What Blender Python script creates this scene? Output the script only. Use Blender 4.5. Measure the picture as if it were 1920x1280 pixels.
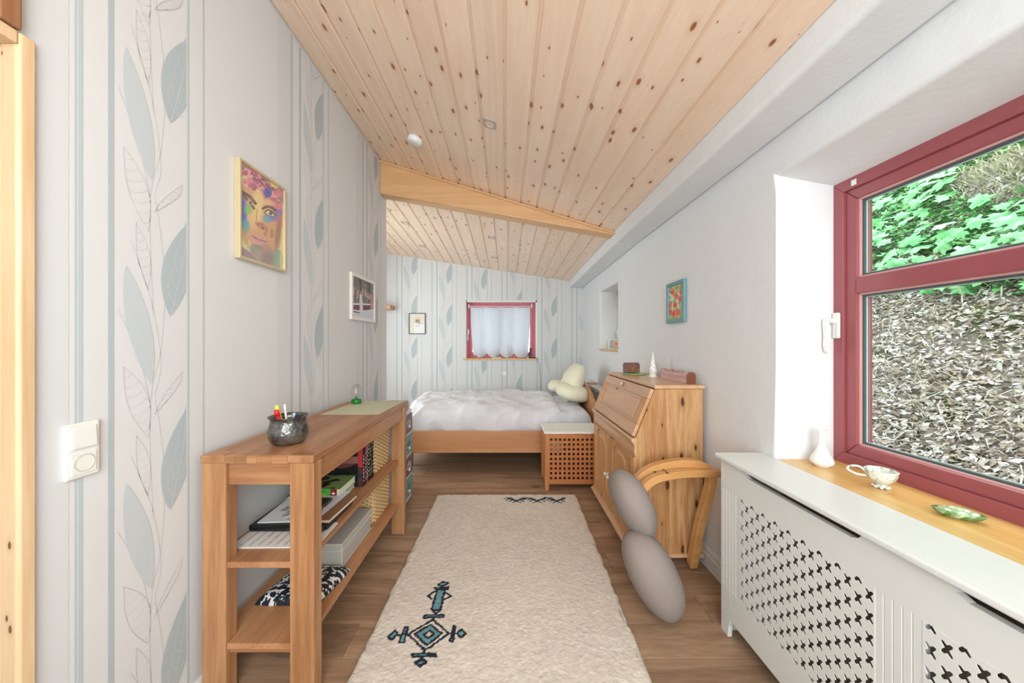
import bpy, bmesh, math, random
import numpy as np
from mathutils import Vector, Matrix, noise as mnoise
random.seed(7); RNG = np.random.default_rng(7)
S = bpy.context.scene
for o in list(bpy.data.objects): bpy.data.objects.remove(o)
COL = S.collection

# ------------------------------------------------------------------ camera
cd = bpy.data.cameras.new('camera'); cam = bpy.data.objects.new('camera', cd); COL.objects.link(cam)
cam.location = (0, 0, 1.3); cam.rotation_euler = (math.pi/2, 0, 0)
cd.sensor_width = 36; cd.lens = 12.0; cd.shift_x = 10/1920; cd.shift_y = 3/1920; cd.clip_start = .02
S.camera = cam
# ------------------------------------------------------------------ exposure
S.view_settings.view_transform = 'Standard'; S.view_settings.look = 'None'
S.view_settings.gamma = 1; S.view_settings.use_curve_mapping = False
S.view_settings.exposure = 1.06
# ------------------------------------------------------------------ world (bright overcast sky)
w = bpy.data.worlds.new('sky'); S.world = w; w.use_nodes = True
bg = w.node_tree.nodes['Background']; bg.inputs[0].default_value = (.82, .95, .99, 1); bg.inputs[1].default_value = 1.8
# ------------------------------------------------------------------ lights
def area(name, loc, target, sx, sy, power, col=(1, 1, 1)):
    l = bpy.data.lights.new(name, 'AREA'); l.shape = 'RECTANGLE'; l.size = sx; l.size_y = sy; l.energy = power; l.color = col
    o = bpy.data.objects.new(name, l); COL.objects.link(o); o.location = loc
    o.rotation_euler = (Vector(target)-Vector(loc)).to_track_quat('-Z', 'Y').to_euler(); return o
area('daylight_behind', (.1, -1.1, 1.65), (-.15, 3, 1.3), 1.6, 1.9, 44, (.885, .96, .97))
area('alcove_fill', (-2.3, 3.65, 1.45), (1, 4.3, 1.2), .9, 1.5, 15, (.88, .97, .965))  # added fill lamp, hidden in the alcove, brightens the bed end
sun = bpy.data.lights.new('soft_sky_sun', 'SUN'); sun.energy = .9; sun.angle = math.radians(30); sun.color = (1, .98, .94)
so = bpy.data.objects.new('soft_sky_sun', sun); COL.objects.link(so)
so.rotation_euler = Vector((-.25, -.35, -1.0)).to_track_quat('-Z', 'Y').to_euler()

# ------------------------------------------------------------------ helpers
def lin(c):
    c = c/255.0
    return c/12.92 if c <= .04045 else ((c+.055)/1.055)**2.4
def rgb(r, g, b): return (lin(r), lin(g), lin(b), 1)
class NT:
    def __init__(s, name):
        s.m = bpy.data.materials.new(name); s.m.use_nodes = True; s.t = s.m.node_tree
        s.n = s.t.nodes; s.b = s.n['Principled BSDF']; s.out = s.n['Material Output']
    def new(s, t, **k):
        x = s.n.new(t)
        for a, v in k.items(): setattr(x, a, v)
        return x
    def link(s, a, b): s.t.links.new(a, b)
    def math(s, op, a, b=None, c=None, clamp=False):
        x = s.new('ShaderNodeMath', operation=op); x.use_clamp = clamp
        for i, v in enumerate((a, b, c)):
            if v is None: continue
            if isinstance(v, (int, float)): x.inputs[i].default_value = v
            else: s.link(v, x.inputs[i])
        return x.outputs[0]
    def mix(s, f, a, b):
        x = s.new('ShaderNodeMix', data_type='RGBA')
        for i, v in ((0, f), (6, a), (7, b)):
            if isinstance(v, (int, float, tuple)): x.inputs[i].default_value = v
            else: s.link(v, x.inputs[i])
        return x.outputs[2]
    def coords(s, scale=(1, 1, 1), rnd=True):
        tc = s.new('ShaderNodeTexCoord'); mp = s.new('ShaderNodeMapping'); mp.inputs['Scale'].default_value = scale
        v = tc.outputs['Object']
        if rnd:
            oi = s.new('ShaderNodeObjectInfo'); cm = s.new('ShaderNodeCombineXYZ')
            a = s.math('MULTIPLY', oi.outputs['Random'], 37.0); b = s.math('MULTIPLY', oi.outputs['Random'], 91.0)
            s.link(a, cm.inputs[0]); s.link(b, cm.inputs[1]); s.link(a, cm.inputs[2])
            ad = s.new('ShaderNodeVectorMath', operation='ADD'); s.link(v, ad.inputs[0]); s.link(cm.outputs[0], ad.inputs[1]); v = ad.outputs[0]
        s.link(v, mp.inputs[0]); return mp.outputs[0]
    def noise(s, vec, scale, detail=3, rough=.5, dist=0):
        x = s.new('ShaderNodeTexNoise'); s.link(vec, x.inputs['Vector']); x.inputs['Scale'].default_value = scale
        x.inputs['Detail'].default_value = detail; x.inputs['Roughness'].default_value = rough; x.inputs['Distortion'].default_value = dist
        return x.outputs['Fac']
    def ramp(s, f, lo, hi):
        x = s.new('ShaderNodeMapRange'); x.clamp = True
        s.link(f, x.inputs[0]); x.inputs[1].default_value = lo; x.inputs[2].default_value = hi; return x.outputs[0]
    def bump(s, h, strength, dist=.01):
        x = s.new('ShaderNodeBump'); x.inputs['Strength'].default_value = strength; x.inputs['Distance'].default_value = dist
        s.link(h, x.inputs['Height']); s.link(x.outputs[0], s.b.inputs['Normal'])
    def base(s, c):
        if isinstance(c, tuple): s.b.inputs['Base Color'].default_value = c
        else: s.link(c, s.b.inputs['Base Color'])
    def p(s, **k):
        for a, v in k.items(): s.b.inputs[a.replace('_', ' ')].default_value = v
def plain(name, c, rough=.6, vary=.04, bump=.0, scale=30, **k):
    t = NT(name); v = t.coords(); n = t.noise(v, scale, 3)
    d = tuple(max(0, x*(1-vary*2)) for x in c[:3])+(1,); e = tuple(min(1, x*(1+vary)) for x in c[:3])+(1,)
    t.base(t.mix(n, d, e)); t.p(Roughness=rough, **k)
    if bump: t.bump(n, bump, .005)
    return t.m
def wood(name, light, dark, axis='Y', ring=14, knots=0, knot=rgb(120, 70, 40), rough=.45, var=.25, kd=1.0, bump=.08, kth=.5, drop=None, amp=1.0):
    t = NT(name); i = 'XYZ'.index(axis)
    sc = [1, 1, 1]; sc[i] = .07
    v = t.coords(tuple(sc))
    big = t.noise(v, ring*.5, 2, .5, .4); fine = t.ramp(t.noise(v, ring*9, 3, .6), .28, .72)
    wv = t.math('SINE', t.math('MULTIPLY', big, 34.0)); wv = t.math('MULTIPLY_ADD', wv, .5, .5)
    f = t.math('ADD', t.math('MULTIPLY', wv, .45), t.math('MULTIPLY', fine, .55), clamp=True)
    c = t.mix(f, dark, light)
    oi = t.new('ShaderNodeObjectInfo'); g = t.math('MULTIPLY_ADD', oi.outputs['Random'], var, 1-var*.5)
    hv = t.new('ShaderNodeHueSaturation'); t.link(c, hv.inputs['Color']); t.link(g, hv.inputs['Value']); c = hv.outputs[0]
    if knots:
        sk = [1, 1, 1]; sk[i] = .42
        vk = t.coords(tuple(sk)); dr_ = drop or {'Y': 'Z', 'Z': 'Y', 'X': 'Z'}[axis]
        sx_ = t.new('ShaderNodeSeparateXYZ'); t.link(vk, sx_.inputs[0]); cx_ = t.new('ShaderNodeCombineXYZ'); kk = [q for q in 'XYZ' if q != dr_]
        t.link(sx_.outputs[kk[0]], cx_.inputs[0]); t.link(sx_.outputs[kk[1]], cx_.inputs[1]); vk = cx_.outputs[0]
        vo = t.new('ShaderNodeTexVoronoi', voronoi_dimensions='2D'); t.link(vk, vo.inputs['Vector']); vo.inputs['Scale'].default_value = knots
        sp = t.new('ShaderNodeSeparateColor'); t.link(vo.outputs['Color'], sp.inputs[0])
        rad = t.math('MULTIPLY', t.ramp(sp.outputs[0], kth, 1.0), .17*kd)
        core = t.math('SUBTRACT', 1.0, t.math('DIVIDE', vo.outputs['Distance'], t.math('ADD', rad, .0001)), clamp=True)
        halo = t.math('SUBTRACT', 1.0, t.math('DIVIDE', vo.outputs['Distance'], t.math('MULTIPLY_ADD', rad, 2.4, .0001)), clamp=True)
        c = t.mix(t.math('MULTIPLY', halo, .45, clamp=True), c, tuple(.5*x+.5*y for x, y in zip(dark, knot)))
        c = t.mix(t.math('MULTIPLY', core, 2.6, clamp=True), c, knot)
    t.base(c); t.p(Roughness=rough); t.bump(fine, bump, .004); return t.m
def vcol(name, rough=.6, **k):
    t = NT(name); a = t.new('ShaderNodeVertexColor', layer_name='Col'); t.base(a.outputs[0]); t.p(Roughness=rough, **k); return t.m

M = {}
def plaster(name, c, bump=.25):
    t = NT(name); v = t.coords(rnd=False); n = t.noise(v, 5, 4, .6); n2 = t.noise(v, 160, 2)
    t.base(t.mix(n, tuple(x*.965 for x in c[:3])+(1,), c)); t.p(Roughness=.85)
    t.bump(t.math('ADD', t.math('MULTIPLY', n, 2.5), t.math('MULTIPLY', n2, .15)), bump, .012); return t.m
M['plaster'] = plaster('white_plaster', rgb(230, 231, 233), .16)
M['paper'] = plaster('wallpaper_ground', rgb(222, 222, 223), .04)
M['trimwhite'] = plain('white_paint', rgb(226, 228, 225), .35, .01)
M['outer'] = plain('outer_render', rgb(150, 175, 180), .8, .1, .2)
M['pine_ceiling'] = wood('pine_ceiling', rgb(246, 221, 199), rgb(237, 205, 178), 'Y', 12, 12, rgb(164, 100, 62), .28, .07, .8, kth=.3)
M['beam'] = wood('pine_beam', rgb(226, 182, 136), rgb(212, 162, 114), 'X', 10, 6, rgb(150, 96, 60), .4, .05, .55, drop='Y')
M['pine_door'] = wood('pine_door', rgb(230, 200, 162), rgb(216, 178, 134), 'Z', 10, 16, rgb(130, 88, 54), .4, .05, .5, kth=.4)
M['old_post'] = wood('old_timber', rgb(178, 128, 92), rgb(140, 92, 60), 'Z', 14, 6, rgb(90, 55, 35), .6, .05)
M['floorwood'] = wood('floor_oak', rgb(178, 146, 118), rgb(128, 98, 76), 'X', 9, 2.2, rgb(90, 62, 44), .42, .22, .4, .04, .7)
M['gap'] = plain('joint_dark', rgb(84, 60, 44), .9)
M['acaciaY'] = wood('oiled_hardwood', rgb(192, 142, 102), rgb(152, 100, 66), 'Y', 8, 1.6, rgb(96, 52, 28), .38, .14, .6, .04, .6)
M['acaciaZ'] = wood('oiled_hardwood_upright', rgb(192, 144, 102), rgb(146, 96, 60), 'Z', 8, 1.8, rgb(96, 52, 28), .38, .12, .6, .04, .6)
M['acaciaX'] = wood('oiled_hardwood_cross', rgb(190, 140, 98), rgb(140, 90, 56), 'X', 8, 1.6, rgb(96, 52, 28), .38, .5, .6, .04, .6)
M['deskside'] = wood('waxed_pine_side', rgb(214, 172, 124), rgb(168, 112, 66), 'Z', 16, 11, rgb(92, 56, 34), .38, .06, 1.0, .05, .45)
M['deskfront'] = wood('waxed_pine_front', rgb(222, 182, 146), rgb(202, 154, 116), 'Y', 12, 8, rgb(120, 74, 48), .28, .08, .6, .05, .55, drop='X')
M['deskfrontZ'] = wood('waxed_pine_panel', rgb(214, 168, 120), rgb(190, 136, 88), 'Z', 12, 6, rgb(120, 74, 48), .36, .08, .6, .05, .6, drop='X')
M['bedwood'] = wood('bed_pine', rgb(210, 156, 112), rgb(192, 132, 88), 'X', 7, 2.4, rgb(110, 58, 30), .4, .05, .5, .04, .6, drop='Y')
M['crate'] = wood('crate_wood', rgb(200, 132, 82), rgb(176, 104, 58), 'X', 12, 0, rough=.45, var=.06)
M['crateZ'] = wood('crate_wood_upright', rgb(208, 144, 94), rgb(184, 114, 68), 'Z', 12, 0, rough=.45, var=.06)
M['bentwood'] = wood('bent_birch', rgb(216, 164, 106), rgb(198, 140, 82), 'X', 10, 0, rough=.32, var=.04)
M['sillwood'] = wood('pine_sill', rgb(232, 190, 122), rgb(214, 164, 92), 'Y', 7, 2.4, rgb(180, 110, 60), .25, .05, .5, .03, .7)
M['red'] = plain('dark_red_paint', rgb(158, 84, 90), .3, .05, .02, 12)
M['redlight'] = plain('pale_red_edge', rgb(214, 160, 158), .4)  # paler red for the glazing beads
M['brightred'] = plain('rose_red_paint', rgb(196, 86, 104), .35, .05)
M['seal'] = plain('grey_rubber', rgb(70, 90, 92), .5)
M['bead'] = plain('alu_bead', rgb(196, 200, 198), .35)
M['white'] = plain('white_plastic', rgb(236, 236, 232), .3, .01)
M['black'] = plain('black_plastic', rgb(26, 26, 28), .4)
M['dark'] = plain('dark_hole', rgb(30, 26, 24), .9)
M['bezel'] = plain('satin_nickel', rgb(176, 170, 162), .35, .02)
M['steel'] = plain('brushed_steel', rgb(190, 186, 180), .3, .02, Metallic=.9)
M['brass'] = plain('brass', rgb(170, 130, 70), .35, .05, Metallic=.8)
def glass(name, tint=(1, 1, 1, 1), gl=.04):
    t = NT(name); t.n.remove(t.b)
    tr = t.new('ShaderNodeBsdfTransparent'); tr.inputs[0].default_value = tint
    g = t.new('ShaderNodeBsdfGlossy'); g.inputs['Roughness'].default_value = .02
    lw = t.new('ShaderNodeLayerWeight'); lw.inputs[0].default_value = .25
    mx = t.new('ShaderNodeMixShader'); t.link(t.math('MULTIPLY_ADD', lw.outputs['Fresnel'], .3, gl, clamp=True), mx.inputs[0])
    t.link(tr.outputs[0], mx.inputs[1]); t.link(g.outputs[0], mx.inputs[2]); t.link(mx.outputs[0], t.out.inputs[0]); return t.m
M['glass'] = glass('window_glass', (.97, .99, .98, 1), .0)
M['clearglass'] = glass('clear_glass', (.96, .98, .97, 1), .06)
M['picglass'] = glass('picture_glass', (1, 1, 1, 1), .05)
M['vcol'] = vcol('printed_surface', .55); M['vgloss'] = vcol('glossy_print', .4)

class MB:
    def __init__(s): s.v = []; s.f = []; s.mi = []; s.c = []; s.m = 0; s.col = (1, 1, 1, 1)
    def add(s, vs, fs):
        b = len(s.v); s.v += [tuple(x) for x in vs]
        for f in fs: s.f.append(tuple(i+b for i in f)); s.mi.append(s.m); s.c.append(s.col)
        return s
    def box(s, x0, x1, y0, y1, z0, z1):
        return s.hexa([(x0, y0, z0), (x1, y0, z0), (x1, y1, z0), (x0, y1, z0), (x0, y0, z1), (x1, y0, z1), (x1, y1, z1), (x0, y1, z1)])
    def hexa(s, p):
        return s.add(p, [(3, 2, 1, 0), (4, 5, 6, 7), (0, 1, 5, 4), (1, 2, 6, 5), (2, 3, 7, 6), (3, 0, 4, 7)])
    def quad(s, a, b, c, d): return s.add([a, b, c, d], [(0, 1, 2, 3)])
    def prism(s, poly, axis, a0, a1):
        """poly: list of 2D points in the other two axes (cyclic order), extruded along axis."""
        n = len(poly)
        def mk(p, a):
            return {'X': (a, p[0], p[1]), 'Y': (p[0], a, p[1]), 'Z': (p[0], p[1], a)}[axis]
        vs = [mk(p, a0) for p in poly]+[mk(p, a1) for p in poly]
        return s.add(vs, [tuple(range(n-1, -1, -1)), tuple(range(n, 2*n))]+[(i, (i+1) % n, (i+1) % n+n, i+n) for i in range(n)])
    def lathe(s, prof, c, n=24, axis='Z', sx=1, sy=1, cap=True):
        vs = []; k = len(prof)
        for r, h in prof:
            for i in range(n):
                a = 2*math.pi*i/n; x, y = r*math.cos(a)*sx, r*math.sin(a)*sy
                p = {'Z': (x, y, h), 'X': (h, x, y), 'Y': (x, h, y)}[axis]
                vs.append((c[0]+p[0], c[1]+p[1], c[2]+p[2]))
        fs = [(j*n+i, j*n+(i+1) % n, (j+1)*n+(i+1) % n, (j+1)*n+i) for j in range(k-1) for i in range(n)]
        if cap: fs += [tuple(range(n-1, -1, -1)), tuple(range((k-1)*n, k*n))]
        return s.add(vs, fs)
    def tube(s, pts, r, n=8):
        pts = [Vector(p) for p in pts]; vs = []; m = len(pts); up = Vector((0, 0, 1))
        rr = r if isinstance(r, (list, tuple)) else [r]*m
        t0 = (pts[1]-pts[0]).normalized(); u = t0.cross(up)
        if u.length < .1: u = t0.cross(Vector((1, 0, 0)))
        u.normalize()
        for i in range(m):
            t = (pts[min(i+1, m-1)]-pts[max(i-1, 0)]).normalized()
            u = (u-t*u.dot(t)).normalized(); v = t.cross(u)
            for k in range(n):
                a = 2*math.pi*k/n; vs.append(pts[i]+(u*math.cos(a)+v*math.sin(a))*rr[i])
        fs = [(j*n+i, j*n+(i+1) % n, (j+1)*n+(i+1) % n, (j+1)*n+i) for j in range(m-1) for i in range(n)]
        fs += [tuple(range(n-1, -1, -1)), tuple(range((m-1)*n, m*n))]
        return s.add(vs, fs)
    def sweep(s, pts, wdir, w, h):
        """rectangular section: w along wdir, h in the bending plane"""
        pts = [Vector(p) for p in pts]; wd = Vector(wdir).normalized(); m = len(pts); vs = []
        for i in range(m):
            t = (pts[min(i+1, m-1)]-pts[max(i-1, 0)]).normalized()
            u = (wd-t*wd.dot(t)).normalized(); v = t.cross(u); e = .16
            ww = w[i] if isinstance(w, list) else w
            for a, b in ((-1+e, -1), (1-e, -1), (1, -1+e), (1, 1-e), (1-e, 1), (-1+e, 1), (-1, 1-e), (-1, -1+e)):
                vs.append(pts[i]+u*(a*ww/2)+v*(b*h/2))
        n = 8
        fs = [(j*n+i, j*n+(i+1) % n, (j+1)*n+(i+1) % n, (j+1)*n+i) for j in range(m-1) for i in range(n)]
        fs += [tuple(range(n-1, -1, -1)), tuple(range((m-1)*n, m*n))]
        return s.add(vs, fs)
    def grid(s, P):
        P = np.asarray(P); a, b = P.shape[:2]; o = len(s.v)
        s.v += [tuple(x) for x in P.reshape(-1, 3).tolist()]
        for i in range(a-1):
            for j in range(b-1):
                k = o+i*b+j; s.f.append((k, k+1, k+b+1, k+b)); s.mi.append(s.m); s.c.append(s.col)
        return s
    def build(s, name, mat, parent=None, org=None, bevel=0, smooth=False, seg=2, cols=False, sub=0, solid=0, fixn=True, wave=None):
        off = Vector((0, 0, 0)); p = parent
        while p: off += p.location; p = p.parent
        o_ = Vector(org) if org else Vector((0, 0, 0))
        if org: sh = o_
        else: sh = off
        me = bpy.data.meshes.new(name)
        me.from_pydata([(v[0]-sh.x, v[1]-sh.y, v[2]-sh.z) for v in s.v], [], s.f)
        mats = mat if isinstance(mat, list) else [mat]
        for m in mats: me.materials.append(m)
        if len(mats) > 1: me.polygons.foreach_set('material_index', s.mi)
        if cols:
            ca = me.color_attributes.new('Col', 'FLOAT_COLOR', 'CORNER')
            arr = np.repeat(np.array(s.c, dtype=np.float32), [len(f) for f in s.f], axis=0)
            ca.data.foreach_set('color', arr.ravel())
        if smooth: me.polygons.foreach_set('use_smooth', [True]*len(s.f))
        me.validate(); me.update()
        if fixn:
            b = bmesh.new(); b.from_mesh(me); bmesh.ops.recalc_face_normals(b, faces=b.faces); b.to_mesh(me); b.free()
        o = bpy.data.objects.new(name, me); COL.objects.link(o)
        if parent: o.parent = parent; o.location = (o_-off) if org else (0, 0, 0)
        elif org: o.location = org
        if solid:
            k = o.modifiers.new('thickness', 'SOLIDIFY'); k.thickness = abs(solid); k.offset = 1 if solid > 0 else -1
        if bevel:
            k = o.modifiers.new('bevel', 'BEVEL'); k.width = bevel; k.segments = seg; k.limit_method = 'ANGLE'; k.angle_limit = math.radians(40)
        if sub:
            k = o.modifiers.new('subsurf', 'SUBSURF'); k.levels = sub; k.render_levels = sub
        return o
def tag(o, label, cat, group=None, kind=None):
    o['label'] = label; o['category'] = cat
    if group: o['group'] = group
    if kind: o['kind'] = kind
    return o
def thing(name, label, cat, loc=(0, 0, 0), group=None):
    o = bpy.data.objects.new(name, None); COL.objects.link(o); o.location = loc; o.empty_display_size = .1
    return tag(o, label, cat, group)
def struct(name, loc=(0, 0, 0)):
    o = bpy.data.objects.new(name, None); COL.objects.link(o); o.location = loc; o['kind'] = 'structure'; return o
def st(o): o['kind'] = 'structure'; return o
def stuff(o): o['kind'] = 'stuff'; return o
def copy_obj(o, parent=None):
    c = o.copy(); COL.objects.link(c); c.parent = parent; return c
def catmull(pts, n=8):
    P = [Vector(p) for p in pts]; P = [P[0]*2-P[1]]+P+[P[-1]*2-P[-2]]; out = []
    for i in range(1, len(P)-2):
        for k in range(n):
            t = k/n; a, b, c, d = P[i-1:i+3]
            out.append(.5*((2*b)+(c-a)*t+(2*a-5*b+4*c-d)*t*t+(3*b-a-3*c+d)*t**3))
    out.append(P[-2]); return out
def ellipsoid(mb, c, ax, n=32, m=20, power=1.0, nz=0, seed=0, fs=3):
    """ax: 3 vectors (semi axes)"""
    A = [Vector(a) for a in ax]; c = Vector(c); vs = []
    for j in range(m+1):
        th = math.pi*j/m
        for i in range(n):
            ph = 2*math.pi*i/n
            x, y, z = math.sin(th)*math.cos(ph), math.sin(th)*math.sin(ph), math.cos(th)
            q = [math.copysign(abs(t)**power, t) for t in (x, y, z)]
            r = 1+(nz*mnoise.noise(Vector((x*fs+seed, y*fs, z*fs))) if nz else 0)
            vs.append(c+(A[0]*q[0]+A[1]*q[1]+A[2]*q[2])*r)
    mb.add(vs, [(j*n+i, j*n+(i+1) % n, (j+1)*n+(i+1) % n, (j+1)*n+i) for j in range(m) for i in range(n)])
    return mb
F = 640.0

# ================================================================== ROOM SHELL
XL, XR, YB = -1.14, 1.175, 5.25
ZT = 3.25
def wall_holes(name, axis, inner, outer, a0, a1, z0, z1, holes, mat, shift=None, bev=.018):
    As = sorted({a0, a1}|{h[0] for h in holes}|{h[1] for h in holes}); Zs = sorted({z0, z1}|{h[2] for h in holes}|{h[3] for h in holes})
    bm = bmesh.new(); V = {}
    def P(i, j, k):
        if (i, j, k) not in V:
            a, z = As[i], Zs[j]; t = (inner, outer)[k]
            if shift and k: a, z = shift(a, z)
            V[i, j, k] = bm.verts.new((t, a, z) if axis == 'X' else (a, t, z))
        return V[i, j, k]
    def solid(i, j):
        if i < 0 or j < 0 or i >= len(As)-1 or j >= len(Zs)-1: return False
        ca, cz = (As[i]+As[i+1])/2, (Zs[j]+Zs[j+1])/2
        return not any(h[0] < ca < h[1] and h[2] < cz < h[3] for h in holes)
    inner_edges = []
    for i in range(len(As)-1):
        for j in range(len(Zs)-1):
            if not solid(i, j): continue
            bm.faces.new([P(i, j, 0), P(i+1, j, 0), P(i+1, j+1, 0), P(i, j+1, 0)])
            bm.faces.new([P(i, j+1, 1), P(i+1, j+1, 1), P(i+1, j, 1), P(i, j, 1)])
            for di, dj, a, b in ((-1, 0, (i, j+1), (i, j)), (1, 0, (i+1, j), (i+1, j+1)), (0, -1, (i, j), (i+1, j)), (0, 1, (i+1, j+1), (i, j+1))):
                if not solid(i+di, j+dj):
                    bm.faces.new([P(*a, 0), P(*b, 0), P(*b, 1), P(*a, 1)])
                    if 0 <= i+di < len(As)-1 and 0 <= j+dj < len(Zs)-1: inner_edges.append((P(*a, 0), P(*b, 0)))
    es = [bm.edges.get(e) for e in inner_edges]
    if bev and es: bmesh.ops.bevel(bm, geom=[e for e in es if e], offset=bev, segments=4, profile=.5, affect='EDGES')
    bmesh.ops.recalc_face_normals(bm, faces=bm.faces)
    me = bpy.data.meshes.new(name); bm.to_mesh(me); bm.free(); me.materials.append(mat)
    o = bpy.data.objects.new(name, me); COL.objects.link(o); o['kind'] = 'structure'; return o
WY0, WY1, WZ0, WZ1 = .37, 1.49, .78, 2.033         # big window opening
NY0, NY1, NZ0, NZ1 = 3.615, 4.297, 1.213, 1.945     # niche window
def shf(a, z):
    if z == WZ1: z = 1.955
    if a == WY1: a = 1.478
    return a, z
wr = wall_holes('wall_right', 'X', XR, 1.55, -1.3, YB+.4, -.1, ZT, [(WY0, WY1, WZ0, WZ1), (NY0, NY1, NZ0, NZ1)], M['plaster'], shf)
BX0, BX1, BZ0, BZ1 = -.656, .467, 1.062, 1.956
wb = wall_holes('wall_back', 'Y', YB, YB+.28, -2.62, 1.55, -.1, ZT, [(BX0, BX1, BZ0, BZ1)], M['paper'], None, .006)
DY1 = .8175
wl = wall_holes('wall_left', 'X', XL, XL-.14, -1.3, 3.23, -.1, ZT, [(-.12, DY1, -.1, 2.02)], M['paper'], None, 0)
st(MB().box(-2.62, -2.5, 3.0, YB+.3, -.1, ZT).build('wall_far_left', M['paper']))
st(MB().box(-2.62, -1.28, 3.0, 3.1, -.1, ZT).build('wall_alcove', M['paper']))
st(MB().box(-2.62, 1.6, -1.35, -1.25, -.1, ZT).build('wall_rear', M['plaster']))
st(MB().box(-2.0, -1.9, -1.3, 3.0, -.1, ZT).build('wall_hall', M['plaster']))
# soffit
mb = MB(); yb = 3.065
for (y0, y1, xa, xb, za, zb) in ((-1.3, yb, .965, .965, 2.19, 2.19), (yb, YB, .965, .96, 2.19, 2.153)):
    mb.hexa([(xa, y0, za), (XR, y0, za), (XR, y1, zb), (xb, y1, zb), (xa, y0, 2.6), (XR, y0, 2.6), (XR, y1, 2.6), (xb, y1, 2.6)])
sof = st(mb.build('trim_1', M['plaster'], bevel=.02, seg=4))
# floor
fl = st(MB().box(-2.6, 1.55, -1.3, YB+.1, -.12, -.012).build('floor', M['gap']))
pw = .176; L = 1.215; k = 0
pm = MB().box(0, L-.0015, 0, pw-.0015, -.012, 0).build('plank', M['floorwood'], fl, bevel=.0012, seg=1)
pme = pm.data; first = True
y = -.35
while y < YB:
    x = -2.55+(k*.43 % L)-L
    while x < XR:
        xa, xb = max(x, -1.9 if y < .6 else (XL if y < 2.9 else -2.5)), min(x+L, XR)
        if xb-xa > .03:
            if first: o = pm; first = False
            else:
                o = pm.copy(); COL.objects.link(o); o.parent = fl
            o.location = (xa, y, 0); o.scale = ((xb-xa)/L, min(1, (YB-y)/pw), 1)
        x += L
    y += pw; k += 1
# ceiling
zf = lambda x: 2.943-.305*(x+1.14)
ce = MB(); 
ce.hexa([(-2.0, -1.3, zf(-2.0)+.03), (.99, -1.3, zf(.99)+.03), (.99, 3.1, zf(.99)+.03), (-2.0, 3.1, zf(-2.0)+.03), (-2.0, -1.3, 3.6), (.99, -1.3, 3.6), (.99, 3.1, 3.6), (-2, 3.1, 3.6)])
zn = lambda x: 2.668-.178*(x+1.14)
zk = lambda x: 2.251+.152*(.96-x)
ce.hexa([(-2.6, 3.1, zn(-2.6)+.07), (.99, 3.1, zn(.99)+.07), (.99, YB, zk(.99)+.07), (-2.6, YB, zk(-2.6)+.07), (-2.6, 3.1, 3.6), (.99, 3.1, 3.6), (.99, YB, 3.6), (-2.6, YB, 3.6)])
ce = st(ce.build('ceiling', M['gap']))
def plank_mesh(x0, x1, y0, y1, za0, za1, zb0, zb1):
    """board between x0,x1; z at (x0,y0)=za0,(x1,y0)=za1,(x0,y1)=zb0,(x1,y1)=zb1; underside visible"""
    prof = [(0, .026), (0, .009), (.085, .009), (.115, 0), (.96, 0), (1, .005), (1, .026)]
    w = x1-x0; mb = MB(); n = len(prof); vs = []
    for y, a, b in ((y0, za0, za1), (y1, zb0, zb1)):
        for u, h in prof: vs.append((x0+w*u, y, a+(b-a)*u+h))
    mb.add(vs, [tuple(range(n-1, -1, -1)), tuple(range(n, 2*n))]+[(i, (i+1) % n, (i+1) % n+n, i+n) for i in range(n)]); return mb
wd = 2.105/15; base = None
for i in range(15):
    x0 = XL+i*wd
    if base is None:
        base = plank_mesh(x0, x0+wd, -1.25, 3.068, zf(x0), zf(x0+wd), zf(x0), zf(x0+wd)).build('plank', M['pine_ceiling'], ce, org=(x0, 0, zf(x0)))
    else:
        o = base.copy(); COL.objects.link(o); o.parent = ce; o.location = (x0, 0, zf(x0))
x = -2.6+.01; wd = .137
while x < .95:
    x1 = min(x+wd, .962)
    plank_mesh(x, x1, 3.2, YB-.002, zn(x), zn(x1), zk(x), zk(x1)).build('plank', M['pine_ceiling'], ce, org=(x, 4, zk(x)))
    x += wd
# beam
mb = MB(); y0, y1 = 3.065, 3.2
mb.hexa([(XL, y0, 2.646), (.965, y0, 2.272), (.965, y1, 2.272), (XL, y1, 2.646), (XL, y0, zf(XL)+.005), (.965, y0, zf(.965)+.005), (.965, y1, zf(.965)+.005), (XL, y1, zf(XL)+.005)])
bt = thing('ceiling_beam', 'pale pine ceiling beam crossing the room where the two ceiling slopes meet', 'beam', (0, 3.13, 2.4))
mb.build('beam_body', M['beam'], bt, bevel=.012)
MB().hexa([(XL, y0-.012, zf(XL)-.022), (.965, y0-.012, zf(.965)-.022), (.965, y0, zf(.965)-.022), (XL, y0, zf(XL)-.022), (XL, y0-.012, zf(XL)-.001), (.965, y0-.012, zf(.965)-.001), (.965, y0, zf(.965)-.001), (XL, y0, zf(XL)-.001)]).build('cover_strip', M['beam'], bt, bevel=.002)
# baseboards
def base_r(y0, y1):
    return MB().prism([(XR, 0), (XR-.018, 0), (XR-.018, .075), (XR-.012, .08), (XR-.012, .1), (XR-.006, .112), (XR, .115)], 'Y', y0, y1)
st(base_r(-1.2, YB).build('baseboard_right', M['trimwhite']))
st(MB().prism([(XL, 0), (XL+.014, 0), (XL+.014, .05), (XL+.006, .06), (XL, .06)], 'Y', DY1+.06, 3.23).build('baseboard_left', M['trimwhite']))
st(MB().prism([(YB, 0), (YB-.014, 0), (YB-.014, .05), (YB-.006, .06), (YB, .06)], 'X', -2.5, XR-.02).build('baseboard_back', M['trimwhite']))
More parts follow.
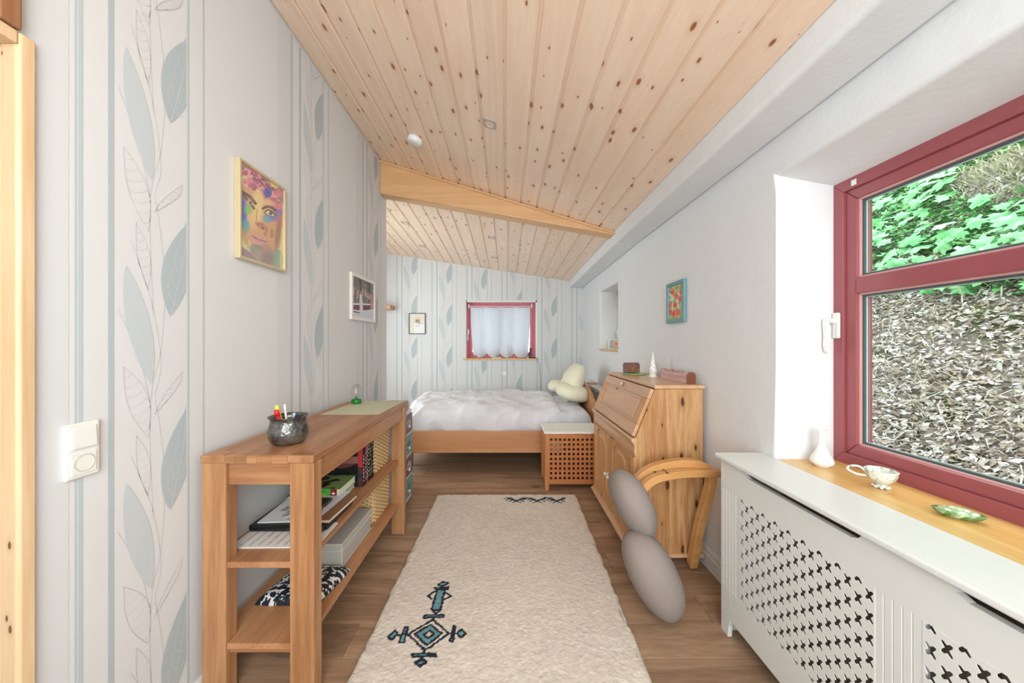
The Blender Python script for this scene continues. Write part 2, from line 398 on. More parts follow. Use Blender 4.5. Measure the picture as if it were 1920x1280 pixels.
# door lining on the left
dr = struct('door_1', (XL, DY1, 0))
mb = MB(); mb.prism([(XL-.16, DY1), (XL-.16, DY1-.03), (XL-.036, DY1-.03), (XL-.032, DY1-.024), (XL-.028, DY1-.03), (XL+.006, DY1-.03), (XL+.012, DY1-.024), (XL+.012, DY1), ], 'Z', 0, 2.02)
mb.build('jamb', M['pine_door'], dr, bevel=.002)
MB().box(XL-.16, XL+.012, -.12, DY1-.03, 1.99, 2.02).build('door_head', M['pine_door'], dr, bevel=.002)
MB().box(XL-.16, XL+.012, -.15, -.12, 0, 2.02).build('jamb', M['pine_door'], dr, bevel=.002)
tag(MB().box(XL-.001, XL+.02, .755, .79, 2.022, zf(XL)-.01).build('wall_post', M['old_post'], bevel=.003, org=(XL, .77, 2.02)), 'brown rough timber post on the wall above the pine door lining', 'post')

# ------------------------------------------------------------------ wallpaper print
C_T = rgb(186, 200, 204); C_T2 = rgb(180, 191, 196); C_L = rgb(200, 207, 211); C_G = rgb(205, 203, 202); C_D = rgb(214, 213, 212)
class Print:
    """flat print made of small quads; clip(u,z)->bool"""
    def __init__(s, place, clip): s.mb = MB(); s.place = place; s.clip = clip; s.layer = 0
    def q(s, pts, col):
        cu = sum(p[0] for p in pts)/len(pts); cz = sum(p[1] for p in pts)/len(pts)
        if not s.clip(cu, cz): return
        s.mb.col = col; s.mb.add([s.place(p[0], p[1], s.layer) for p in pts], [tuple(range(len(pts)))])
    def stripe(s, u0, u1, z0, z1, col, dz=.04):
        n = max(1, int((z1-z0)/dz))
        for i in range(n): 
            a, b = z0+(z1-z0)*i/n, z0+(z1-z0)*(i+1)/n; s.q([(u0, a), (u1, a), (u1, b), (u0, b)], col)
    def blade(s, top, bot, bl, br, uc, col, n=18):
        """leaf from top (u,z) to bottom; bulge left/right amounts; uc clip at u<=uc"""
        pr = None
        for i in range(n+1):
            t = i/n; u = top[0]+(bot[0]-top[0])*t; z = top[1]+(bot[1]-top[1])*t; k = math.sin(math.pi*t)**.8 if 0 < t < 1 else 0
            a, b = min(u-bl*k, uc), min(u+br*k, uc)
            if pr: s.q([(pr[0], pr[2]), (pr[1], pr[2]), (b, z), (a, z)], col)
            pr = (a, b, z)
    def line(s, pts, w, col):
        P = catmull([(p[0], p[1], 0) for p in pts], 6)
        for a, b in zip(P[:-1], P[1:]):
            t = (b-a); 
            if t.length < 1e-6: continue
            t.normalize(); n = Vector((-t.y, t.x, 0))*w/2
            s.q([(a+n).xy[:], (a-n).xy[:], (b-n).xy[:], (b+n).xy[:]], col)
def roll(pr, u, z0, z1, phase, per, c1=1.0):
    pr.layer = 1
    pr.stripe(u, u+.0035, z0, z1, C_T); pr.stripe(u+.0075, u+.017, z0, z1, C_T)
    pr.stripe(u+.076, u+.09, z0, z1, C_T2)
    pr.stripe(u+.318, u+.3245, z0, z1, C_T); pr.stripe(u+.380, u+.386, z0, z1, C_T)
    z = phase+per*4
    while z > z0-per:
        R = .316; pr.layer = 2
        pr.blade((u+.122, z-.197), (u+.194, z-.563), .034, .036, u+R, C_L)
        pr.blade((u+.325, z), (u+.256, z-.339), .060, .046, u+R-.004, C_T2)
        pr.layer = 3
        pr.line([(u+.256, z-.34), (u+.275, z-.26), (u+.3, z-.15), (u+.312, z-.06)], .0018, C_D)
        for q in range(4):
            f = .2+.2*q; cu, cz = u+.256+.05*f*1.1, z-.34+.24*f
            pr.line([(cu, cz), (cu-.018, cz+.03), (cu-.02+.012*f, cz+.075)], .0012, C_D)
            pr.line([(cu, cz), (cu+.02, cz-.005), (min(cu+.04, u+.31), cz+.012)], .0012, C_D)
        pr.layer = 1
        pr.line([(u+.2, z-1.0), (u+.19, z-.72), (u+.197, z-.57), (u+.225, z-.45), (u+.238, z-.25), (u+.225, z-.08), (u+.205, z+.05)], .0016, C_G)
        pr.line([(u+.19, z-.62), (u+.165, z-.5), (u+.13, z-.4), (u+.1, z-.33)], .0016, C_G)
        pr.line([(u+.205, z-.6), (u+.225, z-.5), (u+.2, z-.32), (u+.16, z-.19), (u+.135, z-.12)], .0014, C_G)
        # line leaves
        for (tu, tz, bu, bz, w_) in ((.115, -.5, .185, -.73, .035), (.3, -.53, .205, -.66, .028), (.15, -.06, .185, -.26, .022)):
            pts1 = []; pts2 = []
            for i in range(9):
                t = i/8; k = math.sin(math.pi*t)*w_; a, b = u+tu+(bu-tu)*t, z+tz+(bz-tz)*t; pts1.append((a-k*.6, b-k*.3)); pts2.append((a+k, b+k*.4))
            pr.line(pts1, .0016, C_G); pr.line(pts2, .0016, C_G)
            for i in range(1, 8): pr.line([pts1[i], ((pts1[i][0]+pts2[i][0])/2, (pts1[i][1]+pts2[i][1])/2-.006), pts2[i]], .0009, C_G)
        z -= per
M['print'] = vcol('wallpaper_print', .7)
def clipL(u, z): return not (u < DY1+.01) and .075 < z < 2.93 and u < 3.228 and not (3.06 < u < 3.205 and z > 2.64) and not (u > 3.2 and z > 2.64)
pl = Print(lambda u, z, l: (XL+.0006+.0003*l, u, z), clipL)
pl.layer = 0
for u0 in (.9, 1.8, 2.7):
    pl.stripe(u0-.1, u0-.012, .08, 2.93, rgb(215, 216, 218), .1)
    roll(pl, u0, .08, 2.93, 2.385 if u0 < 1 else 2.2+.18*(u0 > 2), .655)
pl.mb.build('wallpaper_print', M['print'], wl, cols=True, fixn=False)
def clipB(u, z): return .065 < z < zk(u)-.005 and not (BX0-.006 < u < BX1+.006 and BZ0-.03 < z < BZ1+.006) and u < .955+(.215 if z < 2.15 else 0)
pb = Print(lambda u, z, l: (u, YB-.0008-.0004*l, z), clipB)
for i, ph in enumerate((1.93, 2.042, 1.907, 1.82, 2.12, 2.04, 1.95)):
    u = -1.694-.538+i*.538
    pb.layer = 0; pb.stripe(u+.392, u+.53, .07, 2.8, rgb(218, 218, 219), .1)
    roll(pb, u, .07, 2.8, ph, .644)
pb.mb.build('wallpaper_print', M['print'], wb, cols=True, fixn=False)

# ================================================================== WINDOWS
def ring(mb, plane, a0, a1, z0, z1, w, t0, t1):
    """rectangular frame as four mitred bars; plane 'X' (a=Y) or 'Y' (a=X); t0..t1 through thickness"""
    o = [(a0, z0), (a1, z0), (a1, z1), (a0, z1)]; i = [(a0+w, z0+w), (a1-w, z0+w), (a1-w, z1-w), (a0+w, z1-w)]
    f = (lambda t, p: (t, p[0], p[1])) if plane == 'X' else (lambda t, p: (p[0], t, p[1]))
    for k in range(4):
        l = (k+1) % 4
        mb.hexa([f(t0, o[k]), f(t0, o[l]), f(t0, i[l]), f(t0, i[k]), f(t1, o[k]), f(t1, o[l]), f(t1, i[l]), f(t1, i[k])])
    return mb
w1 = struct('window_1', (1.42, WY1, WZ0))
FX = 1.419
ring(MB(), 'X', WY0-.002, 1.489, WZ0+.012, 1.984, .048, FX, 1.50).build('window_frame', M['red'], w1, bevel=.003)
ring(MB(), 'X', WY0+.044, 1.443, WZ0+.058, 1.938, .046, FX+.012, 1.50).build('sash', M['red'], w1, bevel=.006)
MB().box(FX+.010, 1.50, WY0+.085, 1.40, 1.503, 1.568).build('transom', M['red'], w1, bevel=.005)
for a, b, pz in ((1.568, 1.892, 1), (.884, 1.503, 0)):
    ring(MB(), 'X', WY0+.088, 1.399, a-.002, b+.002, .009, FX+.022, 1.48).build('glazing_bead', M['redlight'], w1, bevel=.002)
    ring(MB(), 'X', WY0+.095, 1.392, a+.006, b-.006, .008, FX+.030, 1.47).build('seal', M['seal'], w1)
    ring(MB(), 'X', WY0+.10, 1.386, a+.012, b-.012, .005, FX+.038, 1.462).build('spacer', M['bead'], w1)
    MB().box(1.468, 1.472, WY0+.09, 1.395, a, b).build('pane', M['glass'], w1)
h = MB().box(FX-.012, FX, 1.448, 1.478, 1.32, 1.43).build('handle', M['white'], w1, bevel=.005)
g = MB(); g.lathe([(.011, 0), (.011, -.03)], (FX-.010, 1.463, 1.395), 14, 'X')
g.sweep(catmull([(FX-.045, 1.466, 1.402), (FX-.052, 1.462, 1.385), (FX-.048, 1.462, 1.33), (FX-.05, 1.462, 1.29), (FX-.044, 1.462, 1.262)], 4), (0, 1, 0), .02, .014)
g.build('lever', M['white'], h, bevel=.003)
MB().box(FX-.002, FX+.001, 1.385, 1.405, 1.945, 1.968).build('alarm_contact', M['white'], w1, bevel=.001)
st(MB().box(XR-.005, 1.60, WY0+.002, WY1-.002, WZ0-.03, .795).build('trim_2', M['sillwood'], bevel=.004))
st(MB().box(1.50, 1.55, 1.462, 1.47, .7, 2.1).build('trim_3', M['outer'], bevel=.01))
# niche window
w2 = struct('window_2', (1.42, NY1, NZ0))
ring(MB(), 'X', NY0, NY1, NZ0+.02, NZ1-.01, .06, 1.44, 1.5).build('window_frame', M['red'], w2, bevel=.004)
MB().box(1.46, 1.464, NY0+.05, NY1-.05, NZ0+.07, NZ1-.06).build('pane', M['glass'], w2)
h = MB().box(1.425, 1.44, NY1-.045, NY1-.015, 1.40, 1.50).build('handle', M['white'], w2, bevel=.005)
g = MB(); g.sweep(catmull([(1.43, NY1-.03, 1.48), (1.392, NY1-.03, 1.475), (1.386, NY1-.03, 1.43), (1.392, NY1-.03, 1.37)], 5), (0, 1, 0), .02, .014); g.build('lever', M['white'], h)
st(MB().box(XR-.012, 1.5, NY0-.012, NY1+.01, NZ0-.002, NZ0+.016).build('trim_4', M['sillwood'], bevel=.004))
# back window
w3 = struct('window_3', (0, YB+.1, BZ0))
ring(MB(), 'Y', BX0+.03, BX1-.012, BZ0+.004, BZ1-.02, .05, YB+.1, YB+.16).build('window_frame', M['brightred'], w3, bevel=.004)
ring(MB(), 'Y', BX0+.075, BX1-.057, BZ0+.05, BZ1-.065, .045, YB+.085, YB+.15).build('sash', M['brightred'], w3, bevel=.006)
MB().box(BX0+.11, BX1-.09, YB+.12, YB+.124, BZ0+.08, BZ1-.1).build('pane', M['glass'], w3)
MB().box(-.105, -.075, YB+.07, YB+.14, BZ0+.05, BZ1-.07).build('mullion', M['brightred'], w3, bevel=.004)
mb = MB(); mb.box(BX0, BX0+.035, YB+.02, YB+.2, BZ0, BZ1); mb.box(BX1-.018, BX1, YB+.02, YB+.2, BZ0, BZ1); mb.box(BX0, BX1, YB+.02, YB+.2, BZ1-.024, BZ1); mb.build('reveal_lining', M['trimwhite'], w3)
h = MB().box(BX0+.045, BX0+.07, YB+.07, YB+.1, 1.44, 1.52).build('handle', M['white'], w3, bevel=.004)
MB().box(BX0+.045, BX0+.063, YB+.045, YB+.07, 1.34, 1.5).build('lever', M['white'], h, bevel=.005)
st(MB().box(BX0-.01, BX1+.012, YB-.03, YB+.2, BZ0-.016, BZ0+.004).build('trim_5', M['sillwood'], bevel=.003))
# curtain
t = NT('sheer_white_cloth'); t.n.remove(t.b); d_ = t.new('ShaderNodeBsdfDiffuse'); d_.inputs[0].default_value = (.8, .81, .84, 1)
tl = t.new('ShaderNodeBsdfTranslucent'); tl.inputs[0].default_value = (.66, .68, .73, 1); mx = t.new('ShaderNodeMixShader'); mx.inputs[0].default_value = .5
t.link(d_.outputs[0], mx.inputs[1]); t.link(tl.outputs[0], mx.inputs[2]); t.link(mx.outputs[0], t.out.inputs[0]); M['sheer'] = t.m
cu = thing('balloon_curtain', 'gathered white balloon curtain hanging in the small red window', 'curtain', (-.1, YB+.04, 1.86))
cx0, cx1 = -.56, .365
N = 150; Q = 60; P = np.zeros((Q, N, 3))
for j in range(Q):
    v = j/(Q-1)
    for i in range(N):
        u = i/(N-1); seg = (u*4) % 1; pin = abs(math.sin(math.pi*u*4))**.6
        zb_ = 1.075+.075*(1-pin)*(1 if .1 < u < .9 else 0)+.03*(u < .08)
        wob = mnoise.noise(Vector((u*9, v*5, 1)))*.012+mnoise.noise(Vector((u*30, v*6, 4)))*.004
        dep = .03*math.cos(2*math.pi*u*4)*(.4+.6*v)-.035*pin*max(0, v-.75)*4
        taper = .5+(u-.5)*(1-.10*v*v)
        ztop = 1.862-.010*math.sin(math.pi*seg)
        P[j, i] = (cx0+(cx1-cx0)*taper, YB+.03+dep*.5+wob, ztop+(zb_-ztop)*v+(.01*math.sin(v*14+u*5) if v > .8 else 0)*(v < .99))
MB().grid(P).build('curtain_cloth', M['sheer'], cu, smooth=True, solid=.0015)
g = MB(); g.lathe([(.004, -.58), (.004, .40)], (0, YB+.045, 1.872), 10, 'X'); g.build('curtain_rod', M['white'], cu)
for x in (-.585, .39): MB().box(x-.008, x+.008, YB+.03, YB+.085, 1.845, 1.90).build('rod_bracket', M['white'], cu, bevel=.002)
# black things on that sill
sp = thing('desk_phone', 'black slim handset standing in its round base on the small window sill', 'phone', (.40, YB+.0, BZ0+.004))
MB().lathe([(.0, 0), (.055, 0), (.06, .006), (.05, .014), (0, .016)], (.39, YB+.005, BZ0+.005), 20, sy=.55).build('charging_base', M['black'], sp, smooth=True)
MB().hexa([(.34, YB-.012, 1.105), (.375, YB-.012, 1.1), (.375, YB+.008, 1.1), (.34, YB+.008, 1.105), (.352, YB-.012, 1.225), (.388, YB-.012, 1.222), (.388, YB+.008, 1.222), (.352, YB+.008, 1.225)]).build('handset', M['black'], sp, bevel=.009, seg=3)
MB().box(.358, .372, YB-.004, YB+.004, BZ0+.012, 1.108).build('handset_stem', M['black'], sp)
tag(MB().tube(catmull([(.40, YB+.0, BZ0+.012), (.46, YB-.034, BZ0+.012), (.475, YB-.036, 1.03), (.50, YB-.008, .97), (.515, YB-.006, .8), (.52, YB-.006, .62), (.53, YB-.006, .5)], 6), .0022, 6).build('power_cord', M['black']), 'thin dark cord hanging from the small window sill down the wallpaper', 'cord')
tag(MB().box(-.06, .0, YB-.012, YB, .80, .86).build('wall_socket', M['white'], bevel=.004, org=(-.03, YB, .83)), 'small white socket plate on the back wall under the red window', 'socket')
# ================================================================== OUTSIDE
def hz(x, y):
    b = .36+.93*max(0, x-1.75)+.25*max(0, x-4.2)
    n = mnoise.noise(Vector((x*1.1, y*1.1, .3)))*.16+mnoise.noise(Vector((x*4, y*4, 2)))*.04
    ledge = .14*math.exp(-((x-4.0-.05*y)**2)/.06)
    return b+n+ledge
G = np.zeros((110, 150, 3))
for i in range(110):
    for j in range(150):
        x = 1.7+5.6*(i/109)**1.3; y = -3+10*j/149
        G[i, j] = (x, y, hz(x, y)+mnoise.noise(Vector((x*14, y*14, 5)))*.02)
t = NT('hill_soil'); v = t.coords(rnd=False); n = t.noise(v, 3, 4); n2 = t.noise(v, 40, 4, .7)
c = t.mix(n2, rgb(118, 104, 92), rgb(182, 170, 158)); c = t.mix(t.ramp(n, .52, .62), c, rgb(96, 104, 60)); t.base(c); t.p(Roughness=.95); t.bump(n2, .8, .02); M['soil'] = t.m
hill = tag(MB().grid(G).build('hillside', M['soil'], smooth=True), 'steep leaf strewn soil bank rising outside the big window', 'hillside')
hill['kind'] = 'structure'
def hn(x, y):
    e = .03; return Vector((-(hz(x+e, y)-hz(x-e, y))/(2*e), -(hz(x, y+e)-hz(x, y-e))/(2*e), 1)).normalized()
# leaf litter
mb = MB(); pal = [rgb(206, 196, 188), rgb(190, 176, 166), rgb(164, 148, 136), rgb(214, 208, 204), rgb(136, 118, 106), rgb(184, 162, 142), rgb(226, 220, 216), rgb(150, 134, 122), rgb(110, 94, 84)]
for k in range(58000):
    x = 1.8+2.3*random.random()**1.1; y = -.3*x+x*1.75*random.random()
    z = hz(x, y); 
    s = random.uniform(.008, .028); a = random.uniform(0, 6.28)
    nrm = (hn(x, y)+Vector((random.gauss(0, .35), random.gauss(0, .35), random.gauss(0, .2)))).normalized()
    u = Vector((math.cos(a), math.sin(a), 0)); u = (u-nrm*u.dot(nrm)).normalized(); v_ = nrm.cross(u); c = Vector((x, y, z+.012+random.random()*.02))
    wd = s*random.uniform(.35, .6); cu_ = s*random.uniform(-.2, .35)
    mb.col = random.choice(pal)
    mb.add([c-u*s, c-v_*wd-nrm*cu_*.2, c+u*s*.9+nrm*cu_, c+v_*wd], [(0, 1, 2), (0, 2, 3)])
M['litter'] = vcol('dry_leaves', .8)
lit = mb.build('leaf_litter', M['litter'], cols=True, fixn=False); stuff(lit); tag(lit, 'dry pale brown fallen leaves covering the soil bank outside', 'leaves', kind='stuff')
# dry grass
mb = MB()
for k in range(8000):
    if random.random() < .4:
        x = 4.0+random.gauss(0, .17); y = random.uniform(.25*x, .8*x); x += .05*y
    else:
        x = random.uniform(2.0, 5.2); y = .2*x+x*.9*random.random()
    z = hz(x, y); l = random.uniform(.06, .2); a = random.uniform(0, 6.28); b = Vector((math.cos(a)*.7-.5, math.sin(a)*.7, random.uniform(-.1, .5)))*l
    w_ = .0022*(x/2); n = Vector((-b.y, b.x, 0)); n = n.normalized()*w_ if n.length > 0 else Vector((w_, 0, 0)); p0 = Vector((x, y, z)); p1 = p0+b*.5+Vector((0, 0, l*.25)); p2 = p0+b
    mb.col = random.choice([rgb(228, 222, 206), rgb(214, 206, 184), rgb(240, 236, 228), rgb(184, 184, 146), rgb(208, 200, 178)])
    mb.add([p0-n, p0+n, p1+n, p1-n, p2], [(0, 1, 2, 3), (3, 2, 4)])
gr = mb.build('dry_grass', M['litter'], cols=True, fixn=False); tag(gr, 'thin bleached grass blades trailing over the soil bank', 'grass', kind='stuff')
# small green plants
mb = MB()
def greenzone(x, y):
    z = hz(x, y); t_ = x-.05*y+.12*mnoise.noise(Vector((x*2, y*2, 9)))
    return t_ > 4.15 or (t_ > 3.75 and y > .77*x) or 3.45 < t_ < 3.8 or (2.95 < t_ < 3.3)
for k in range(50000):
    x = random.uniform(2.8, 6.2); y = .1*x+x*1.2*random.random()
    if not greenzone(x, y): continue
    z = hz(x, y)+random.random()*.12; s = random.uniform(.015, .04)*(x/3); a = random.uniform(0, 6.28)
    nrm = Vector((random.gauss(-.3, .5), random.gauss(-.2, .5), 1)).normalized(); u = Vector((math.cos(a), math.sin(a), .1)); u = (u-nrm*u.dot(nrm)).normalized(); v_ = nrm.cross(u); c = Vector((x, y, z))
    g_ = random.random(); mb.col = (.07+.16*g_, .26+.26*g_, .05+.14*g_, 1)
    mb.add([c-u*s, c-v_*s*.4, c+u*s, c+v_*s*.4], [(0, 1, 2, 3)])
ug = mb.build('undergrowth', M['litter'], cols=True, fixn=False); tag(ug, 'small bright green undergrowth covering the upper part of the bank', 'plants', kind='stuff')
# lobed vine leaves
def leafmesh():
    prof = [(0, 0), (.28, -.22), (.62, -.12), (.48, .12), (.9, .38), (.5, .45), (.42, .72), (.2, .66), (0, 1.08)]
    bm = MB(); vs = [(0, .25, .05)]
    pts = [(x, y) for x, y in prof]+[(-x, y) for x, y in prof[-2:0:-1]]
    for x, y in pts: vs.append((x, y-.02, -.16*abs(x)-.1*y*y))
    n = len(pts); bm.add(vs, [(0, i+1, (i+1) % n+1) for i in range(n)]); return bm
t = NT('vine_leaf'); oi = t.new('ShaderNodeObjectInfo'); n = t.noise(t.coords(), 2.5, 3)
c = t.mix(oi.outputs['Random'], rgb(76, 160, 84), rgb(150, 212, 150)); c = t.mix(t.ramp(n, .3, .75), c, rgb(120, 196, 122)); t.base(c); t.p(Roughness=.45)
t.b.inputs['Subsurface Weight'].default_value = 0; M['leaf'] = t.m
lm = None
vines = [('wild_vine', 'lobed green vine spreading high on the bank at the top of the upper window pane', (4.8, 2.6), lambda: (random.uniform(3.8, 5.6), None), 170),
         ('wild_vine', 'lobed green vine creeping across the bank just above the window transom', (3.6, 1.8), lambda: (random.uniform(3.42, 3.8), None), 70),
         ('wild_vine', 'band of green vine just below the window transom', (3.1, 1.2), lambda: (random.uniform(2.95, 3.3), None), 60)]
for nm, lab, (vx, vy), fn, cnt in vines:
    r = thing(nm, lab, 'vine', (vx, vy, hz(vx, vy)))
    pts = [(vx+.5*math.sin(i*.9)*.4, vy-1.6+i*.32, hz(vx+.5*math.sin(i*.9)*.4, vy-1.6+i*.32)+.03) for i in range(11)]
    MB().tube(catmull(pts, 4), .004, 6).build('stem', M['soil'], r)
    for k in range(cnt):
        x, _ = fn(); y = random.uniform((.78 if 3.8 < x < 4.2 else .55)*x, x*1.0); x += .05*y-.08
        if lm is None:
            o = leafmesh().build('leaf', M['leaf']); lm = o.data; o.parent = r
        else:
            o = bpy.data.objects.new('leaf', lm); COL.objects.link(o); o.parent = r
        s = random.uniform(.06, .12)*(x/3.3)**.6
        o.location = Vector((x, y, hz(x, y)+random.uniform(.10, .24)))-r.location
        o.scale = (s, s, s); o.rotation_euler = (Matrix.Rotation(random.gauss(-.75, .3), 4, 'Y') @ Matrix.Rotation(random.gauss(.1, .35), 4, 'X') @ Matrix.Rotation(random.uniform(0, 6.28), 4, 'Z')).to_euler()
# twigs
mb = MB()
for k in range(90):
    x = 1.9+1.6*random.random(); y = random.uniform(0, 1.2+x); a = random.uniform(0, 6.28); l = random.uniform(.05, .2)
    p = [(x+math.cos(a)*l*q/3+random.gauss(0, .01), y+math.sin(a)*l*q/3+random.gauss(0, .01)) for q in range(4)]
    mb.col = random.choice(pal); mb.tube([(a_, b_, hz(a_, b_)+.03) for a_, b_ in p], [.004, .003, .002, .001], 5)
tw = mb.build('twigs', M['litter'], cols=True); tag(tw, 'dry twigs lying among the fallen leaves on the bank', 'twigs', kind='stuff')

# ================================================================== RADIATOR COVER
rc = thing('radiator_cover', 'long white radiator cover with pierced lattice panels under the big window', 'radiator cover', (1.08, .9, 0))
CX = .98; CT = .018
tb = MB(); tb.hexa([(CX-.022, .18, .777), (XR, .18, .777), (XR, 1.575, .777), (CX-.022, 1.575, .777), (CX-.022, .18, .797), (XR, .18, .797), (XR, 1.575, .797), (CX-.022, 1.575, .797)])
tb.build('top_board', M['trimwhite'], rc, bevel=.006, seg=3)
LZ0, LZ1 = .205, .648; h = .0291; rows = 15; LZ0 = LZ1-h*rows
panels = [(.908, 1.438), (.274, .804)]
# front panel pieces with slot gaps in the upper edge
mb = MB()
segs = [(.19, .29, 0), (.29, .76, 1), (.76, .936, 0), (.936, 1.422, 1), (1.422, 1.56, 0)]
for a, b, sl in segs:
    if sl: mb.prism([(a, LZ1), (b, LZ1), (b, .777), (b-.015, .757), (b-.035, .748), (a+.035, .748), (a+.015, .757), (a, .777)], 'X', CX, CX+CT)
    else: mb.box(CX, CX+CT, a, b, LZ1, .777)
mb.build('upper_rail', M['trimwhite'], rc)
mb = MB(); mb.box(CX, CX+CT, .24, 1.50, .082, LZ0); mb.prism([(1.50, LZ0), (1.56, LZ0), (1.56, 0), (1.512, 0), (1.508, .05), (1.50, .07)], 'X', CX, CX+CT); mb.box(CX, CX+CT, .19, .24, 0, LZ0)
mb.build('base_rail', M['trimwhite'], rc, bevel=.001)
# end panel (far side) and near side
MB().box(CX+.001, XR-.002, 1.545, 1.5595, 0, .777).build('side_panel', M['trimwhite'], rc, bevel=.003)
MB().box(CX, XR-.002, .185, .2, 0, .777).build('side_panel', M['trimwhite'], rc, bevel=.003)
def beadboard(a, b):
    m = MB(); n = max(3, round((b-a)/.019)); w_ = (b-a)/n; prof = []
    for i in range(n):
        x = a+i*w_; prof += [(CX+.003, x), (CX, x+.002), (CX, x+w_-.002)]
    prof += [(CX, b), (CX+CT, b), (CX+CT, a)]
    m.prism(prof, 'Z', LZ0, LZ1); return m
for a, b in ((1.438, 1.56), (.804, .908), (.19, .274)): beadboard(a, b).build('stile', M['trimwhite'], rc)
for a, b in panels:
    nc = 18; cw = (b-a)/nc; m = MB()
    for c_ in range(nc):
        y = b-(c_+.5)*cw
        for r_ in range(rows):
            up = (r_+c_) % 2   # tile whose hole touches its bottom edge
            z = LZ1-(r_+1)*h; k = cw/2
            pts = [(-k, 0), (-.0045, 0), (-.0108, .0095), (-.0104, .0135), (-.0055, .0142), (0, .0090), (.0055, .0142), (.0104, .0135), (.0108, .0095), (.0045, 0), (k, 0), (k, h), (-k, h)]
            if up: P3 = [(CX+.001, y+p, z+q) for p, q in pts]
            else: P3 = [(CX+.001, y+p, z+h-q) for p, q in pts][::-1]
            m.add(P3, [tuple(range(13))])
    m.build('lattice_panel', M['trimwhite'], rc, solid=-.0018, fixn=False)
# radiator inside
rd = thing('radiator', 'grey beige ribbed radiator glimpsed through the pierced panels of the cover', 'radiator', (1.1, .85, .1))
m = MB(); prof = []; a = .25
while a < 1.36:
    prof += [(1.09, a), (1.075, a+.008), (1.075, a+.022), (1.09, a+.03)]; a += .036
prof += [(1.12, a), (1.12, .25)]
m.prism(prof, 'Z', .12, .7).build('ribbed_panel', plain('radiator_enamel', rgb(150, 140, 126), .5), rd)
MB().box(1.12, XR-.02, .4, .43, .3, .6).build('bracket', M['steel'], rd); MB().box(1.12, XR-.02, 1.1, 1.13, .3, .6).build('bracket', M['steel'], rd)
MB().tube([(1.1, 1.36, .2), (1.1, 1.43, .2), (1.12, 1.45, .18), (1.12, 1.45, 0)], .009).build('pipe', M['trimwhite'], rd)

# things on the sill
def onS(px, py, z=.795):
    s = (1.3-z)/(py-643); return ((px-950)*s, F*s)
x, y = onS(1541, 873)
tag(MB().lathe([(0, 0), (.026, 0), (.028, .004), (.037, .012), (.040, .022), (.033, .04), (.021, .062), (.0135, .085), (.0115, .11), (.014, .135), (.0185, .148), (.0165, .149), (.011, .14), (.009, .11), (0, .1)], (x, y, .795), 32, cap=False).build('bud_vase', plain('white_glaze', rgb(240, 240, 236), .12, .01), smooth=True, org=(x, y, .795)), 'slim white ceramic bud vase at the far end of the pine window sill', 'vase')
gl = NT('speckled_celadon'); v = gl.coords(); n = gl.noise(v, 60, 4, .6, .6); n2 = gl.noise(v, 18, 2)
gl.base(gl.mix(gl.ramp(n, .52, .68), rgb(226, 228, 218), rgb(140, 160, 140))); gl.p(Roughness=.15)
x, y = onS(1652, 914)
cp = thing('footed_cup', 'pale grey green glazed cup with looped handle and clawed foot on the sill', 'cup', (x, y, .795))
m = MB(); n = 40; prof = [(0, .014), (.016, .016), (.024, .022), (.034, .032), (.039, .045), (.040, .056), (.043, .062), (.041, .0635), (.037, .055), (.034, .04), (.02, .028), (0, .026)]
vs = []
for r, hh in prof:
    for i in range(n):
        a = 2*math.pi*i/n; rr = r*(1+.035*math.cos(8*a)*(1 if hh > .03 else .3)); vs.append((x+rr*math.cos(a), y+rr*math.sin(a), .795+hh))
m.add(vs, [(j*n+i, j*n+(i+1) % n, (j+1)*n+(i+1) % n, (j+1)*n+i) for j in range(len(prof)-1) for i in range(n)])
m.build('bowl', gl.m, cp, smooth=True)
m = MB(); m.lathe([(.013, .016), (.013, .008), (.018, .004), (.016, .003)], (x, y, .795), 20)
for i in range(8):
    a = i*math.pi/4; ellipsoid(m, (x+.019*math.cos(a), y+.019*math.sin(a), .7995), [(.0055, 0, 0), (0, .0055, 0), (0, 0, .0045)], 10, 6)
m.build('clawed_foot', gl.m, cp, smooth=True)
d = Vector((-.75, .66, 0)).normalized(); c = Vector((x, y, .795))
MB().tube(catmull([c+d*.037+Vector((0, 0, .05)), c+d*.055+Vector((0, 0, .062)), c+d*.078+Vector((0, 0, .058)), c+d*.082+Vector((0, 0, .045)), c+d*.06+Vector((0, 0, .034)), c+d*.034+Vector((0, 0, .034))], 5), .004, 8).build('handle', gl.m, cp, smooth=True)
gg = NT('green_glaze'); v = gg.coords(); n = gg.noise(v, 45, 3, .6, .8); gg.base(gg.mix(gg.ramp(n, .42, .62), rgb(88, 128, 62), rgb(176, 200, 152))); gg.p(Roughness=.15)
x, y = onS(1797, 971)
sd = thing('oval_trinket_box', 'low oval green glazed dish with a coiled lid on the pine sill', 'dish', (x, y, .795))
def oval(prof, m):
    n = 36; vs = []; ca, sa = math.cos(-.75), math.sin(-.75)
    for r, hh in prof:
        for i in range(n):
            a = 2*math.pi*i/n; p, q = r*1.5*math.cos(a), r*.82*math.sin(a); vs.append((x+p*ca-q*sa, y+p*sa+q*ca, .795+hh))
    m.add(vs, [(j*n+i, j*n+(i+1) % n, (j+1)*n+(i+1) % n, (j+1)*n+i) for j in range(len(prof)-1) for i in range(n)]); return m
oval([(0, 0), (.018, 0), (.028, .008), (.034, .019), (.031, .021), (.024, .019), (0, .018)], MB()).build('dish_base', gg.m, sd, smooth=True)
g2 = NT('pale_green_glaze'); v = g2.coords(); n = g2.noise(v, 60, 3); g2.base(g2.mix(g2.ramp(n, .4, .6), rgb(150, 176, 128), rgb(222, 228, 210))); g2.p(Roughness=.15)
oval([(.026, .019), (.025, .024), (.019, .026), (.018, .023), (.014, .024), (.013, .029), (.008, .031), (0, .030)], MB()).build('lid', g2.m, sd, smooth=True)

